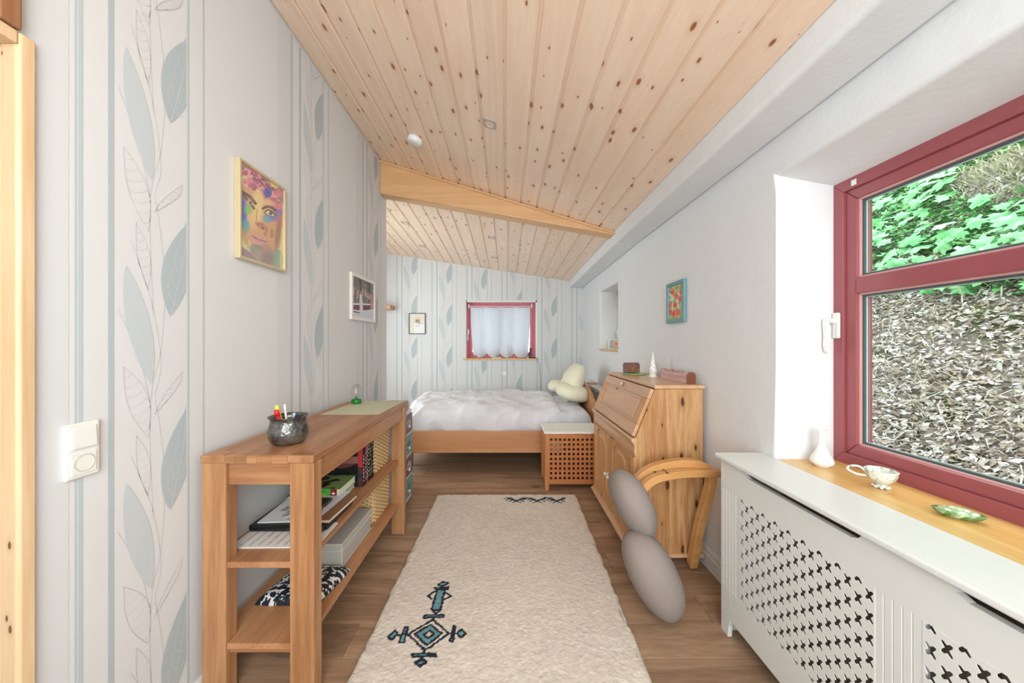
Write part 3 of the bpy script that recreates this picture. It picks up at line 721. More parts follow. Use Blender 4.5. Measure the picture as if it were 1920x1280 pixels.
# ================================================================== SWITCH
sw = thing('switch_and_socket', 'white light switch above a power socket in one plate on the striped wallpaper', 'switch', (XL, .911, 1.015))
MB().box(XL, XL+.011, .873, .949, .942, 1.089).build('cover_plate', M['white'], sw, bevel=.007, seg=4)
MB().hexa([(XL+.010, .884, 1.02), (XL+.010, .938, 1.02), (XL+.010, .938, 1.078), (XL+.010, .884, 1.078), (XL+.0175, .884, 1.022), (XL+.0175, .938, 1.022), (XL+.014, .938, 1.078), (XL+.014, .884, 1.078)]).build('rocker', M['white'], sw, bevel=.002)
so_ = MB(); so_.box(XL+.010, XL+.0135, .884, .938, .953, 1.010); so_ = so_.build('socket_insert', M['white'], sw, bevel=.001)
m = MB(); n = 32; c = (XL, .911, .9815)
m.lathe([(.0235, .0138), (.0235, .0145), (.0205, .0145), (.0195, .002), (0.0, .002)], c, n, 'X', cap=False)
m.build('socket_cup', plain('socket_well', rgb(214, 212, 196), .4), so_, smooth=False)
m = MB(); m.lathe([(.002, .0021), (.002, .0026)], (XL, .902, .9815), 10, 'X'); m.lathe([(.002, .0021), (.002, .0026)], (XL, .920, .9815), 10, 'X'); m.box(XL+.003, XL+.012, .909, .913, .9995, 1.001); m.box(XL+.003, XL+.012, .909, .913, .962, .9635); m.build('contact_holes', M['dark'], so_)

# ================================================================== RUG
RC = [(-.588, 2.894), (.59, 2.90), (.548, 1.02), (-.612, 1.02)]
def rugpt(cx, cy):
    px, py = 680+cx/5.818, 1060+cy/5.818; s = 1.275/(py-643); return ((px-950)*s, F*s)
def farpt(cx, cy):
    px, py = 930+cx/12.0, 915+cy/12.0; s = 1.275/(py-643); return ((px-950)*s, F*s)
polys = [[(822, 200), (880, 165), (932, 185), (880, 215), (845, 215)], [(790, 235), (940, 228), (930, 250), (795, 252)], [(815, 255), (895, 255), (850, 475), (752, 475)],
 [(675, 535), (885, 525), (880, 555), (668, 562)], [(465, 665), (495, 660), (450, 835), (395, 835), (430, 740)], [(280, 760), (350, 700), (378, 730), (330, 790), (290, 795)],
 [(985, 655), (1010, 655), (985, 825), (950, 820), (975, 735)], [(1040, 720), (1080, 690), (1125, 730), (1080, 780), (1045, 760)], [(540, 955), (790, 950), (795, 975), (540, 990)],
 [(570, 1060), (640, 1010), (695, 1050), (630, 1100)], [(740, 635), (865, 735), (700, 860), (565, 742)]]
hole = [[(730, 700), (780, 740), (715, 785), (665, 745)], [(735, 715), (765, 742), (718, 768), (682, 745)]]
lines = [p+[p[0]] for p in polys]+[[(765, 580), (940, 738), (680, 915), (495, 745), (765, 580)], hole[0]+[hole[0][0]],
 [(810, 262), (712, 325), (745, 355), (790, 350)], [(900, 285), (968, 325), (880, 365)], [(755, 480), (790, 512), (840, 490)], [(378, 750), (490, 745)], [(940, 738), (1040, 735)], [(675, 915), (665, 950)], [(655, 985), (650, 1015)], [(775, 560), (768, 582)], [(870, 215), (868, 235)]]
PW = [[rugpt(*p) for p in q] for q in polys]; HW = [rugpt(*p) for p in hole[0]]; LW = [[rugpt(*p) for p in q] for q in lines]
fl_ = []
for k, x0 in enumerate((175, 640, 1080)):
    fl_ += [[(x0+10, 230), (x0+70, 205), (x0+300, 290), (x0+390, 320)], [(x0+150, 205), (x0+290, 285), (x0+200, 318)], [(x0+470, 205), (x0+290, 280)], [(x0+120, 290), (x0+200, 255)], [(x0+60, 260), (x0+130, 235)], [(x0+380, 250), (x0+460, 290)], [(x0+470, 240), (x0+400, 235)]]
FW = [[farpt(*p) for p in q] for q in fl_]
FT = [[farpt(x0+100, 215), farpt(x0+290, 275), farpt(x0+460, 210)] for x0 in (175, 640, 1080)]
def dseg(X, Y, a, b):
    ax, ay = a; dx, dy = b[0]-ax, b[1]-ay; L2 = dx*dx+dy*dy+1e-12
    t = np.clip(((X-ax)*dx+(Y-ay)*dy)/L2, 0, 1); return np.hypot(X-ax-t*dx, Y-ay-t*dy)
def inpoly(X, Y, p):
    r = np.zeros(X.shape, bool); n = len(p)
    for i in range(n):
        (x1, y1), (x2, y2) = p[i], p[(i+1) % n]
        c = ((y1 > Y) != (y2 > Y)) & (X < (x2-x1)*(Y-y1)/(y2-y1+1e-12)+x1); r ^= c
    return r
def vnoise(X, Y, sc, seed):
    r = np.random.default_rng(seed); T = r.random((256, 256)); x, y = X*sc+500, Y*sc+500
    i, j = np.floor(x).astype(int), np.floor(y).astype(int); u, v = x-i, y-j; u = u*u*(3-2*u); v = v*v*(3-2*v)
    g = lambda a, b: T[a % 256, b % 256]
    return (g(i, j)*(1-u)+g(i+1, j)*u)*(1-v)+(g(i, j+1)*(1-u)+g(i+1, j+1)*u)*v
nu, nv = 300, 470
U, V = np.meshgrid(np.linspace(0, 1, nu), np.linspace(0, 1, nv), indexing='ij')
c0, c1, c2, c3 = [np.array(c) for c in RC]
XY = (c0*(1-U[..., None])+c1*U[..., None])*V[..., None]+(c3*(1-U[..., None])+c2*U[..., None])*(1-V[..., None])
X, Y = XY[..., 0].copy(), XY[..., 1].copy()
ed = np.minimum(np.minimum(U, 1-U)*1.17, np.minimum(V, 1-V)*1.87)
wob = (vnoise(X, Y, 30, 3)-.5)*.012
X += np.where(U < .5, -1, 1)*wob*(np.minimum(U, 1-U) < .02); Y += wob*((1-V) < .015)
cr = (np.minimum(U, 1-U) < .03) & ((1-V) < .02)
H = .022*(1-np.exp(-ed/.006))+.0018*(vnoise(X, Y, 60, 1)-.5)+.003*(vnoise(X, Y, 150, 2)-.5)+.004*(vnoise(X, Y, 12, 5)-.5)
H = np.where(ed < 1e-6, .001, np.maximum(H, .002))
jx = X+(vnoise(X, Y, 90, 11)-.5)*.006; jy = Y+(vnoise(X, Y, 90, 12)-.5)*.006
base_c = np.array(rgb(217, 205, 193)[:3]); C = base_c*(1+.16*(vnoise(X, Y, 60, 6)[..., None]-.5)+.05*(vnoise(X, Y, 5, 8)[..., None]-.5))
teal = np.array(rgb(104, 148, 156)[:3]); navy = np.array(rgb(24, 32, 48)[:3])
tm = np.zeros(X.shape, bool)
for p in PW: tm |= inpoly(jx, jy, p)
tm &= ~inpoly(jx, jy, HW)
dm = np.full(X.shape, 9.0)
for p in LW:
    for a, b in zip(p[:-1], p[1:]): dm = np.minimum(dm, dseg(jx, jy, a, b))
df = np.full(X.shape, 9.0)
for p in FW:
    for a, b in zip(p[:-1], p[1:]): df = np.minimum(df, dseg(jx, jy, a, b))
for p in FT:
    for a, b in zip(p[:-1], p[1:]): tm |= dseg(jx, jy, a, b) < .014
tv = (1+.3*(vnoise(X, Y, 120, 9)[..., None]-.5))
C = np.where(tm[..., None], teal*tv, C); C = np.where((dm < .0055)[..., None] | (df < .0065)[..., None], navy*tv, C)
me = bpy.data.meshes.new('rug'); vs = np.stack([X, Y, H], -1).reshape(-1, 3)
idx = np.arange(nu*nv).reshape(nu, nv); fa = np.stack([idx[:-1, :-1], idx[1:, :-1], idx[1:, 1:], idx[:-1, 1:]], -1).reshape(-1, 4)
me.from_pydata(vs.tolist(), [], fa.tolist()); ca = me.color_attributes.new('Col', 'FLOAT_COLOR', 'POINT')
ca.data.foreach_set('color', np.concatenate([np.clip(C, 0, 1).reshape(-1, 3), np.ones((nu*nv, 1))], 1).astype(np.float32).ravel())
t = NT('wool_pile'); a = t.new('ShaderNodeVertexColor', layer_name='Col'); t.base(a.outputs[0]); t.p(Roughness=.95); t.bump(t.noise(t.coords(rnd=False), 260, 2), .5, .004); me.materials.append(t.m)
me.polygons.foreach_set('use_smooth', [True]*len(fa))
rug = bpy.data.objects.new('rug', me); COL.objects.link(rug); tag(rug, 'cream wool rug with teal and navy tribal motifs on the wood floor', 'rug')

# ================================================================== SIDEBOARD
sb = thing('sideboard', 'oiled hardwood console shelf with two open shelves along the striped wall', 'shelf', (-.9, 1.8, 0))
SX0, SX1, SY0, SY1, SH = -1.104, -.697, 1.234, 2.376, .895
MB().box(SX0, SX1, SY0-.006, SY1+.006, SH-.028, SH).build('top', M['acaciaY'], sb, bevel=.004)
for i, a in enumerate((SX0+.09, SX0+.125, SX0+.17, SX0+.205, SX0+.26)): MB().box(a, (SX0+.125, SX0+.17, SX0+.205, SX0+.26, SX1-.09)[i]-.0006, SY0-.0085, SY0-.005, SH-.027, SH-.002).build('end_block', M['acaciaX'], sb)
for x0 in (SX0, SX1-.088):
    for y0 in (SY0, SY1-.055):
        MB().box(x0, x0+.088, y0-.0005, y0+.055, 0, SH-.029).build('leg', M['acaciaZ'], sb, bevel=.004)
        MB().box(x0+.006, x0+.082, (y0 if y0 > 2 else y0-.004)+.004, y0+.05, SH-.03, SH+.0012).build('leg_end_grain', M['acaciaX'], sb)
MB().box(SX0+.088, SX1-.088, SY0+.012, SY0+.035, .783, SH-.028).build('apron', M['acaciaX'], sb, bevel=.002)
MB().box(SX0+.088, SX1-.088, SY1-.035, SY1-.012, .783, SH-.028).build('apron', M['acaciaX'], sb, bevel=.002)
for x in (SX0+.01, SX1-.034): MB().box(x, x+.024, SY0+.055, SY1-.055, .783, SH-.028).build('apron', M['acaciaY'], sb, bevel=.002)
for z in (.506, .21):
    MB().prism([(SX0+.089, SY0+.004), (SX1-.089, SY0+.004), (SX1-.089, SY0+.0555), (-.735, SY0+.0555), (-.735, SY1-.0555), (SX0+.01, SY1-.0555), (SX0+.01, SY0+.0555), (SX0+.089, SY0+.0555)], 'Z', z-.022, z).build('shelf_board', M['acaciaY'], sb, bevel=.002)
MB().box(SX0+.088, -.79, SY0+.02, SY0+.04, .165, .188).build('shelf_batten', M['acaciaX'], sb)
# pot
px_, py_ = (541-950)*.405/187, F*.405/187
pot = thing('metal_pot', 'dark hammered metal pot holding pens on the sideboard', 'pot', (px_, py_, SH))
t = NT('hammered_pewter'); v = t.coords(rnd=False); n = t.noise(v, 24, 3, .6); vo = t.new('ShaderNodeTexVoronoi'); t.link(v, vo.inputs[0]); vo.inputs['Scale'].default_value = 90
t.base(t.mix(t.ramp(n, .35, .65), rgb(70, 66, 66), rgb(140, 140, 136))); t.p(Roughness=.28, Metallic=.75); t.bump(vo.outputs['Distance'], .35, .004)
m = MB(); m.lathe([(0, 0), (.046, 0), (.058, .008), (.068, .025), (.072, .045), (.070, .065), (.064, .085), (.062, .098), (.070, .108), (.072, .111), (.069, .112), (.060, .100), (.062, .085), (.067, .06), (.06, .02), (0, .01)], (px_, py_, SH), 40, cap=False)
m.build('pot_body', t.m, pot, smooth=True)
pens = [('pencil', 'yellow highlighter pen standing in the metal pot', rgb(226, 214, 90), -.045, .0, -.035, .012, .15, .007, M['white']),
        ('pen', 'red capped pen leaning out of the metal pot', rgb(214, 36, 36), -.03, -.012, -.02, -.01, .138, .008, None),
        ('pen', 'white pen with green clip leaning left in the metal pot', rgb(232, 232, 228), -.005, .01, -.05, .0, .155, .004, None),
        ('pen', 'blue ballpoint pen inside the metal pot', rgb(50, 76, 130), .015, .0, .02, .02, .118, .005, None),
        ('pen', 'silver pen lying against the right rim of the metal pot', rgb(176, 184, 196), .012, -.02, .035, .02, .122, .005, None)]
for nm, lab, c, dx, dy, lx, ly, hgt, r, _ in pens:
    a = Vector((px_+dx*.2, py_+dy*.2, SH+.014)); b = Vector((px_+dx+lx*.35, py_+dy+ly, SH+hgt)); o = thing(nm, lab, 'pen', a)
    MB().tube([a, a+(b-a)*.8], r, 10).build('barrel', plain('pen_barrel', c, .3), o, smooth=True)
    MB().tube([a+(b-a)*.8, a+(b-a)*.98, b], [r*1.15, r*1.1, r*.6], 10).build('cap', plain('pen_cap', tuple(min(1, q*1.1) for q in c[:3])+(1,), .3), o, smooth=True)
# placemat and glass ornament
mm = NT('woven_mat'); v = mm.coords(rnd=False); wv = mm.new('ShaderNodeTexWave', bands_direction='X'); mm.link(v, wv.inputs[0]); wv.inputs['Scale'].default_value = 120
mm.base(mm.mix(wv.outputs['Fac'], rgb(196, 198, 168), rgb(210, 210, 184))); mm.p(Roughness=.8); mm.bump(wv.outputs['Fac'], .3, .002)
tag(MB().hexa([(-1.05, 1.925, SH+.0012), (-.722, 1.935, SH+.0012), (-.708, 2.372, SH+.0012), (-1.02, 2.372, SH+.0012), (-1.05, 1.925, SH+.0035), (-.722, 1.935, SH+.0035), (-.708, 2.372, SH+.0035), (-1.02, 2.372, SH+.0035)]).build('placemat', mm.m, org=(-.88, 2.15, SH)), 'pale green woven placemat on the far end of the sideboard top', 'placemat')
gx, gy = -1.0, 2.27
go = thing('glass_ornament', 'clear glass dome ornament on a green glass foot at the back of the placemat', 'ornament', (gx, gy, SH+.004))
gm = NT('green_glass'); gm.base(rgb(40, 150, 60)); gm.p(Roughness=.05); gm.b.inputs['Transmission Weight'].default_value = .5
MB().lathe([(0, 0), (.03, 0), (.033, .006), (.033, .024), (.028, .03), (.01, .031), (.009, .045), (0, .045)], (gx, gy, SH+.004), 28, cap=False).build('glass_foot', gm.m, go, smooth=True)
MB().lathe([(.033, .031), (.034, .06), (.034, .09), (.03, .108), (.022, .12), (.01, .127), (0, .128)], (gx, gy, SH+.004), 28, cap=False).build('glass_dome', M['clearglass'], go, smooth=True)
m = MB(); ellipsoid(m, (gx, gy, SH+.095), [(.006, 0, .004), (0, .004, 0), (-.006, 0, .01)], 12, 8); m.tube([(gx, gy, SH+.05), (gx, gy, SH+.09)], .0012, 6)
m.build('figurine', plain('olive_figure', rgb(120, 130, 70), .5), go, smooth=True)
# ---------------- middle shelf
Z5 = .507
def sheet(name, lab, x0, x1, y0, y1, z, th, col, rot=0, cat='paper', printed=True, pal=None):
    N_, Q_ = 40, 30; cx, cy = (x0+x1)/2, (y0+y1)/2; m = MB(); r = random.Random(lab)
    for i in range(N_):
        for j in range(Q_):
            u0, u1, v0, v1 = i/N_, (i+1)/N_, j/Q_, (j+1)/Q_; c = col
            if printed and .08 < u0 < .92 and .06 < v0 < .94:
                if pal:
                    if (i % 4 == 0 and 'lines' in lab) or ('lines' not in lab and (i//7+j//6) % 3 == 0 and .15 < u0 < .85 and r.random() < .7): c = pal[r.randrange(len(pal))]
                elif j % 2 == 0 and r.random() < .7: c = rgb(120, 116, 118)
            m.col = c; f = lambda u, v: (cx+((x0-cx+(x1-x0)*u)*math.cos(rot)-(y0-cy+(y1-y0)*v)*math.sin(rot)), cy+((x0-cx+(x1-x0)*u)*math.sin(rot)+(y0-cy+(y1-y0)*v)*math.cos(rot)), z+th)
            m.quad(f(u0, v0), f(u1, v0), f(u1, v1), f(u0, v1))
    m.col = col; f = lambda u, v, h_: (cx+((x0-cx+(x1-x0)*u)*math.cos(rot)-(y0-cy+(y1-y0)*v)*math.sin(rot)), cy+((x0-cx+(x1-x0)*u)*math.sin(rot)+(y0-cy+(y1-y0)*v)*math.cos(rot)), z+h_)
    q = [(0, 0), (1, 0), (1, 1), (0, 1)]
    for k in range(4): a, b = q[k], q[(k+1) % 4]; m.quad(f(*a, 0), f(*b, 0), f(*b, th), f(*a, th))
    m.quad(f(0, 0, 0), f(0, 1, 0), f(1, 1, 0), f(1, 0, 0))
    return tag(m.build(name, M['vcol'], cols=True, org=(cx, cy, z), fixn=False), lab, cat)
sheet('paper_sheets', 'white printed sheets with red and grey lines at the near end of the middle shelf', -1.075, -.74, 1.32, 1.50, Z5, .004, rgb(232, 230, 226), .02, pal=[rgb(214, 160, 150), rgb(196, 192, 192), rgb(212, 208, 208)])
fo = thing('folder', 'black ring folder with a wooden coloured cover lying under the magazines', 'folder', (-.9, 1.55, Z5+.004))
MB().box(-1.09, -.755, 1.44, 1.68, Z5+.005, Z5+.024).build('folder_body', M['black'], fo, bevel=.005)
MB().tube([(-1.07, 1.43, Z5+.016), (-.765, 1.43, Z5+.016)], .010, 12).build('spine_tube', M['black'], fo, smooth=True)
nb = thing('notebook', 'tan brown notebook with cream page edges at the right of the paper pile', 'notebook', (-.8, 1.58, Z5+.001))
def nbx(e, z0, z1): return MB().hexa([(x, y, z) for z in (z0, z1) for x, y in ((-.84+e, 1.462+e), (-.757-e, 1.455+e), (-.745-e, 1.70-e), (-.83+e, 1.70-e))])
nbx(.002, Z5+.0265, Z5+.037).build('pages', plain('cream_pages', rgb(226, 218, 196), .8), nb)
nbx(0, Z5+.037, Z5+.039).build('cover', plain('tan_cover', rgb(150, 112, 84), .5), nb); nbx(0, Z5+.0248, Z5+.0265).build('cover', plain('tan_cover_under', rgb(150, 112, 84), .5), nb)
sheet('magazine', 'open white magazine page with dark pictures on top of the folder', -1.07, -.86, 1.46, 1.70, Z5+.0255, .004, rgb(226, 226, 226), .06, cat='magazine', pal=[rgb(170, 164, 160), rgb(190, 150, 136), rgb(140, 150, 154)])
sheet('paper_sheet', 'plain pale sheet overhanging the right of the magazine', -.95, -.80, 1.47, 1.74, Z5+.0395, .0015, rgb(226, 228, 234), -.06, printed=False)
ca = thing('eyeglass_case', 'small dark case with silver clasp and black cord on the papers', 'case', (-.92, 1.58, Z5+.04))
MB().box(-.94, -.83, 1.56, 1.63, Z5+.0412, Z5+.058).build('case_body', plain('case_black', rgb(60, 56, 54), .3), ca, bevel=.006, seg=3)
MB().box(-.94, -.835, 1.555, 1.56, Z5+.0412, Z5+.05).build('silver_trim', M['steel'], ca)
MB().tube(catmull([(-.84, 1.565, Z5+.05), (-.828, 1.54, Z5+.055), (-.826, 1.51, Z5+.045), (-.838, 1.48, Z5+.043), (-.848, 1.45, Z5+.041)], 5), .0022, 6).build('cord', M['black'], ca)
# books
def book(name, lab, base, ax_w, ax_d, ax_h, cover, page=rgb(232, 228, 214), cat='book', group=None, extra=None):
    """base corner; ax_w thickness, ax_d along cover width (spine at 0), ax_h along spine"""
    B = Vector(base); w_, d_, h_ = Vector(ax_w), Vector(ax_d), Vector(ax_h)
    o = thing(name, lab, cat, B+w_*.5+d_*.5, group); th = min(.0025, w_.length*.12)/w_.length
    def bx(a0, a1, b0, b1, c0, c1):
        P = lambda a, b, c: B+w_*a+d_*b+h_*c
        return MB().hexa([P(a0, b0, c0), P(a1, b0, c0), P(a1, b1, c0), P(a0, b1, c0), P(a0, b0, c1), P(a1, b0, c1), P(a1, b1, c1), P(a0, b1, c1)])
    c = bx(0, th, 0, 1, 0, 1); c.v += bx(1-th, 1, 0, 1, 0, 1).v; c.v += bx(0, 1, 0, .02, 0, 1).v
    c.f += [tuple(i+8 for i in f) for f in c.f[:6]]+[tuple(i+16 for i in f) for f in c.f[:6]]; c.mi = [0]*18; c.c = c.c*3
    co = c.build('cover', cover, o)
    bx(th, 1-th, .02, .985, .015, .985).build('pages', plain('book_pages', page, .8, .05), o)
    return o, B, w_, d_, h_
def text(body, loc, rot, size, mat, parent, name='lettering'):
    cu_ = bpy.data.curves.new(name, 'FONT'); cu_.body = body; cu_.size = size; cu_.extrude = .0002; cu_.align_x = 'CENTER'; cu_.align_y = 'CENTER'
    o = bpy.data.objects.new(name, cu_); COL.objects.link(o); dg = bpy.context.evaluated_depsgraph_get()
    me_ = bpy.data.meshes.new_from_object(o.evaluated_get(dg)); bpy.data.objects.remove(o); me_.materials.append(mat)
    o = bpy.data.objects.new(name, me_); COL.objects.link(o); o.rotation_euler = rot
    if parent: o.parent = parent; o.location = Vector(loc)-parent.location
    else: o.location = loc
    return o
gc = plain('green_cover', rgb(90, 178, 74), .35); gt = vcol('green_top', .4)
o, *_ = book('book', 'pale green paperback at the bottom of the lying pair', (-1.09, 1.69, Z5), (0, 0, .032), (.255, 0, 0), (0, .19, 0), plain('light_green_cover', rgb(140, 196, 110), .4), rgb(226, 232, 206))
o, *_ = book('book', 'bright green hardback with red spine patch on top of the lying pair', (-1.05, 1.685, Z5+.033), (0, 0, .04), (.225, 0, 0), (0, .18, 0), gc)
MB().box(-1.05, -.845, 1.6835, 1.685, Z5+.034, Z5+.072).build('spine', gc, o)
MB().box(-.868, -.838, 1.682, 1.6835, Z5+.034, Z5+.072).build('red_patch', plain('red_patch', rgb(150, 30, 44), .4), o)
m = MB(); m.box(-.864, -.854, 1.6812, 1.682, Z5+.0505, Z5+.0535); m.prism([(-.857, Z5+.043), (-.844, Z5+.052), (-.857, Z5+.061)], 'Y', 1.6812, 1.682); m.build('white_arrow', M['white'], o)
text('REMT', (-.905, 1.6832, Z5+.060), (math.pi/2, 0, 0), .014, plain('ink_grey', rgb(60, 110, 60), .5), o)
text('NNIM', (-.905, 1.6832, Z5+.044), (math.pi/2, 0, 0), .014, plain('ink_lime', rgb(190, 220, 70), .5), o)
m = MB()
for i in range(40):
    for j in range(30):
        u, v_ = (i+.5)/40, (j+.5)/30; n = mnoise.noise(Vector((u*4, v_*4, 3)))+.9*(.75-u)
        m.col = rgb(28, 30, 28) if n > .12 else (rgb(120, 160, 84) if (j % 3 or u < .5) else rgb(170, 190, 140))
        m.quad((-1.05+.215*i/40, 1.69+.17*j/30, Z5+.0735), (-1.05+.215*(i+1)/40, 1.69+.17*j/30, Z5+.0735), (-1.05+.215*(i+1)/40, 1.69+.17*(j+1)/30, Z5+.0735), (-1.05+.215*i/40, 1.69+.17*(j+1)/30, Z5+.0735))
m.build('cover_picture', M['vgloss'], o, cols=True, fixn=False)
ups = [('wide book with dark cover showing an orange and red picture, nearest of the standing books', 1.885, .026, .215, -1.03, rgb(28, 26, 28)),
       ('upright book with red spine top behind the picture cover', 1.914, .018, .225, -.99, rgb(150, 28, 36)),
       ('upright book with silver grey spine', 1.934, .022, .228, -.98, rgb(120, 124, 128)),
       ('thick black upright book beside the grey spine', 1.958, .026, .235, -.98, rgb(24, 24, 26)),
       ('thin dark red upright book between two black ones', 1.986, .014, .235, -.97, rgb(90, 30, 34)),
       ('black upright book with green lettering on the spine', 2.002, .022, .238, -.97, rgb(22, 24, 22)),
       ('black upright book with white speckled spine next to the upper basket', 2.026, .014, .232, -.97, rgb(30, 28, 28))]
for lab, y, w_, hh, xl, c in ups:
    o, B, aw, ad, ah = book('book', lab, (-.795, y, Z5), (0, w_, 0), (xl+.795, 0, 0), (0, 0, hh), plain('book_cover', c, .35), group='standing books on the middle shelf')
    r = random.Random(lab)
    m = MB()
    for k in range(9):
        zz = Z5+hh*(.12+.09*k); cc = rgb(214, 210, 206) if 'green' not in lab else rgb(90, 150, 70)
        if r.random() < .75: m.box(-.795, -.7943, y+w_*.3, y+w_*.7, zz, zz+hh*r.uniform(.02, .06))
    m.build('spine_lettering', plain('spine_ink', rgb(206, 204, 200) if 'green' not in lab else rgb(110, 160, 80), .5), o)
    if 'picture,' in lab:
        m = MB()
        for i in range(44):
            for j in range(40):
                u, v_ = (i+.5)/44, (j+.5)/40; c2 = rgb(26, 24, 28)
                if ((u-.62)/.34)**2+((v_-.62-.25*(u-.6))/.13)**2 < 1: c2 = rgb(156, 104, 92) if v_ > .6 else rgb(110, 64, 58)
                if u > .88: c2 = rgb(196, 60, 62) if v_ > .5 else rgb(80, 50, 52)
                if u < .35 and .42 < v_ < .6: c2 = rgb(176, 122, 92)
                if .25 < v_ < .32: c2 = rgb(34, 44, 70)
                m.col = c2; X0 = -1.03+.235*i/44; X1 = -1.03+.235*(i+1)/44; A = Z5+hh*j/40; B_ = Z5+hh*(j+1)/40
                m.quad((X0, y-.0006, A), (X1, y-.0006, A), (X1, y-.0006, B_), (X0, y-.0006, B_))
        m.build('cover_picture', M['vgloss'], o, cols=True, fixn=False)
    if 'red spine top' in lab: MB().box(-.7945, -.7925, y+.002, y+w_-.002, Z5+hh*.85, Z5+hh*.97).build('red_label', plain('red_label', rgb(200, 30, 40), .3), o)
# baskets
wk = NT('wicker'); n = wk.noise(wk.coords((1, 1, 2), False), 90, 3, .6); a = wk.new('ShaderNodeVertexColor', layer_name='Col')
hv = wk.new('ShaderNodeMix', data_type='RGBA', blend_type='MULTIPLY'); hv.inputs[0].default_value = 1; wk.link(a.outputs[0], hv.inputs[6]); wk.link(wk.mix(n, (.72, .72, .72, 1), (1.1, 1.1, 1.1, 1)), hv.inputs[7])
wk.base(hv.outputs[2]); wk.p(Roughness=.55)
def basket(lab, org, hx, hy, hgt, r=.035):
    o = thing('wicker_basket', lab, 'basket', org, 'wicker baskets at the far end of the sideboard')
    per = []; 
    for cx, cy, a0 in ((hx-r, -hy+r, -90), (hx-r, hy-r, 0), (-hx+r, hy-r, 90), (-hx+r, -hy+r, 180)):
        for k in range(9): a = math.radians(a0+90*k/8); per.append((cx+r*math.cos(a), cy+r*math.sin(a)))
    L_ = [0]
    for i in range(len(per)): a, b = per[i], per[(i+1) % len(per)]; L_.append(L_[-1]+math.hypot(b[0]-a[0], b[1]-a[1]))
    T = L_[-1]; ns = int(T/.023/2)*2; nu = ns*4; rows_ = int(hgt/.011); nz = rows_*3+1
    px_ = np.interp(np.arange(nu)/nu*T, L_, [p[0] for p in per]+[per[0][0]]); py_ = np.interp(np.arange(nu)/nu*T, L_, [p[1] for p in per]+[per[0][1]])
    ln = np.hypot(px_, py_); nx_, ny_ = px_/ln, py_/ln; vs = []; cl = []
    for j in range(nz):
        row = j//3; f = (j % 3)/3; z = hgt*j/(nz-1); tp = .93+.07*z/hgt
        for i in range(nu):
            wv_ = math.sin(math.pi*i/4+math.pi*(row % 2)); d_ = .0038*wv_+.0028*math.sin(math.pi*f)-(.003 if f == 0 else 0)
            vs.append((org[0]+px_[i]*tp+nx_[i]*d_, org[1]+py_[i]*tp+ny_[i]*d_, org[2]+z))
            k = .55+.45*(wv_*.5+.5)-(.22 if f == 0 else 0); cl.append((lin(226)*1, lin(192)*1, lin(138)*1, 1) if k > .6 else (lin(140), lin(100), lin(58), 1))  # inward strands and row gaps coloured dark, as shade in the weave
    fs = [(j*nu+i, j*nu+(i+1) % nu, (j+1)*nu+(i+1) % nu, (j+1)*nu+i) for j in range(nz-1) for i in range(nu)]
    m = MB(); m.add(vs, fs); m.c = [cl[f[0]] for f in fs]; m.build('woven_wall', wk.m, o, smooth=True, cols=True, fixn=False)
    m = MB(); m.col = (lin(206), lin(166), lin(110), 1)
    for k in range(5):
        pts = []
        for i in range(0, nu+1, 3):
            a = i % nu; q = math.sin(i*.35+k*1.256)*.004; e = math.cos(i*.35+k*1.256)*.004; pts.append((org[0]+px_[a]*1.0+nx_[a]*q, org[1]+py_[a]+ny_[a]*q, org[2]+hgt+e))
        m.tube(pts, .0032, 5)
    m.build('braided_rim', wk.m, o, smooth=True, cols=True)
    m = MB(); m.col = (lin(190), lin(150), lin(100), 1); m.box(org[0]-hx*.92, org[0]+hx*.92, org[1]-hy*.92, org[1]+hy*.92, org[2]+.0005, org[2]+.008); m.build('basket_bottom', wk.m, o, cols=True)
    return o
basket('natural wicker basket on the middle shelf, the upper of two', (-.925, 2.19, Z5), .135, .135, .245)
basket('natural wicker basket on the bottom shelf, the lower of two', (-.925, 2.185, .211), .135, .145, .262)
# grey storage box
lin_ = NT('linen_grey'); n = lin_.noise(lin_.coords(), 200, 2); lin_.base(lin_.mix(n, rgb(176, 174, 166), rgb(192, 190, 182))); lin_.p(Roughness=.8)
bxo = thing('storage_box', 'pale grey lidded storage box on the bottom shelf', 'box', (-.93, 1.83, .21))
MB().box(-1.05, -.80, 1.655, 2.01, .2105, .292).build('box_body', lin_.m, bxo, bevel=.003)
MB().box(-1.053, -.797, 1.652, 2.013, .292, .328).build('box_lid', lin_.m, bxo, bevel=.003)
m = MB()
for z in (.213, .2925, .3255): m.box(-.7985, -.7955, 1.65, 2.014, z-.0015, z+.0015); m.box(-1.05, -.797, 1.6495, 1.652, z-.0015, z+.0015)
m.box(-.7985, -.7955, 1.649, 1.653, .212, .327); m.build('piping', plain('cream_piping', rgb(222, 220, 210), .6), bxo)
# patterned cushion on lower shelf
N_, Q_ = 110, 110; P = np.zeros((N_, Q_, 3)); CC = []
for i in range(N_):
    for j in range(Q_):
        u, v_ = i/(N_-1)*2-1, j/(Q_-1)*2-1; e = max(0, (1-u**6)*(1-v_**6))**.5
        P[i, j] = (-.90+.135*u*(1-.04*v_*v_)+.02*v_, 1.53+.115*v_*(1-.04*u*u), .2115+.034*e+.003*mnoise.noise(Vector((u*3, v_*3, 0))))
m = MB(); m.grid(P)
for i in range(N_-1):
    for j in range(Q_-1):
        n = mnoise.noise(Vector((i*.085, j*.13, 7)))+.5*mnoise.noise(Vector((i*.3, j*.3, 2))); m.c[i*(Q_-1)+j] = rgb(226, 226, 222) if n > .1 else rgb(24, 30, 44)
ph = thing('patterned_pouch', 'navy cushion pouch with white animal pattern on the bottom shelf', 'pouch', (-.9, 1.53, .211))
m.build('printed_cloth', M['vcol'], ph, cols=True, smooth=True)
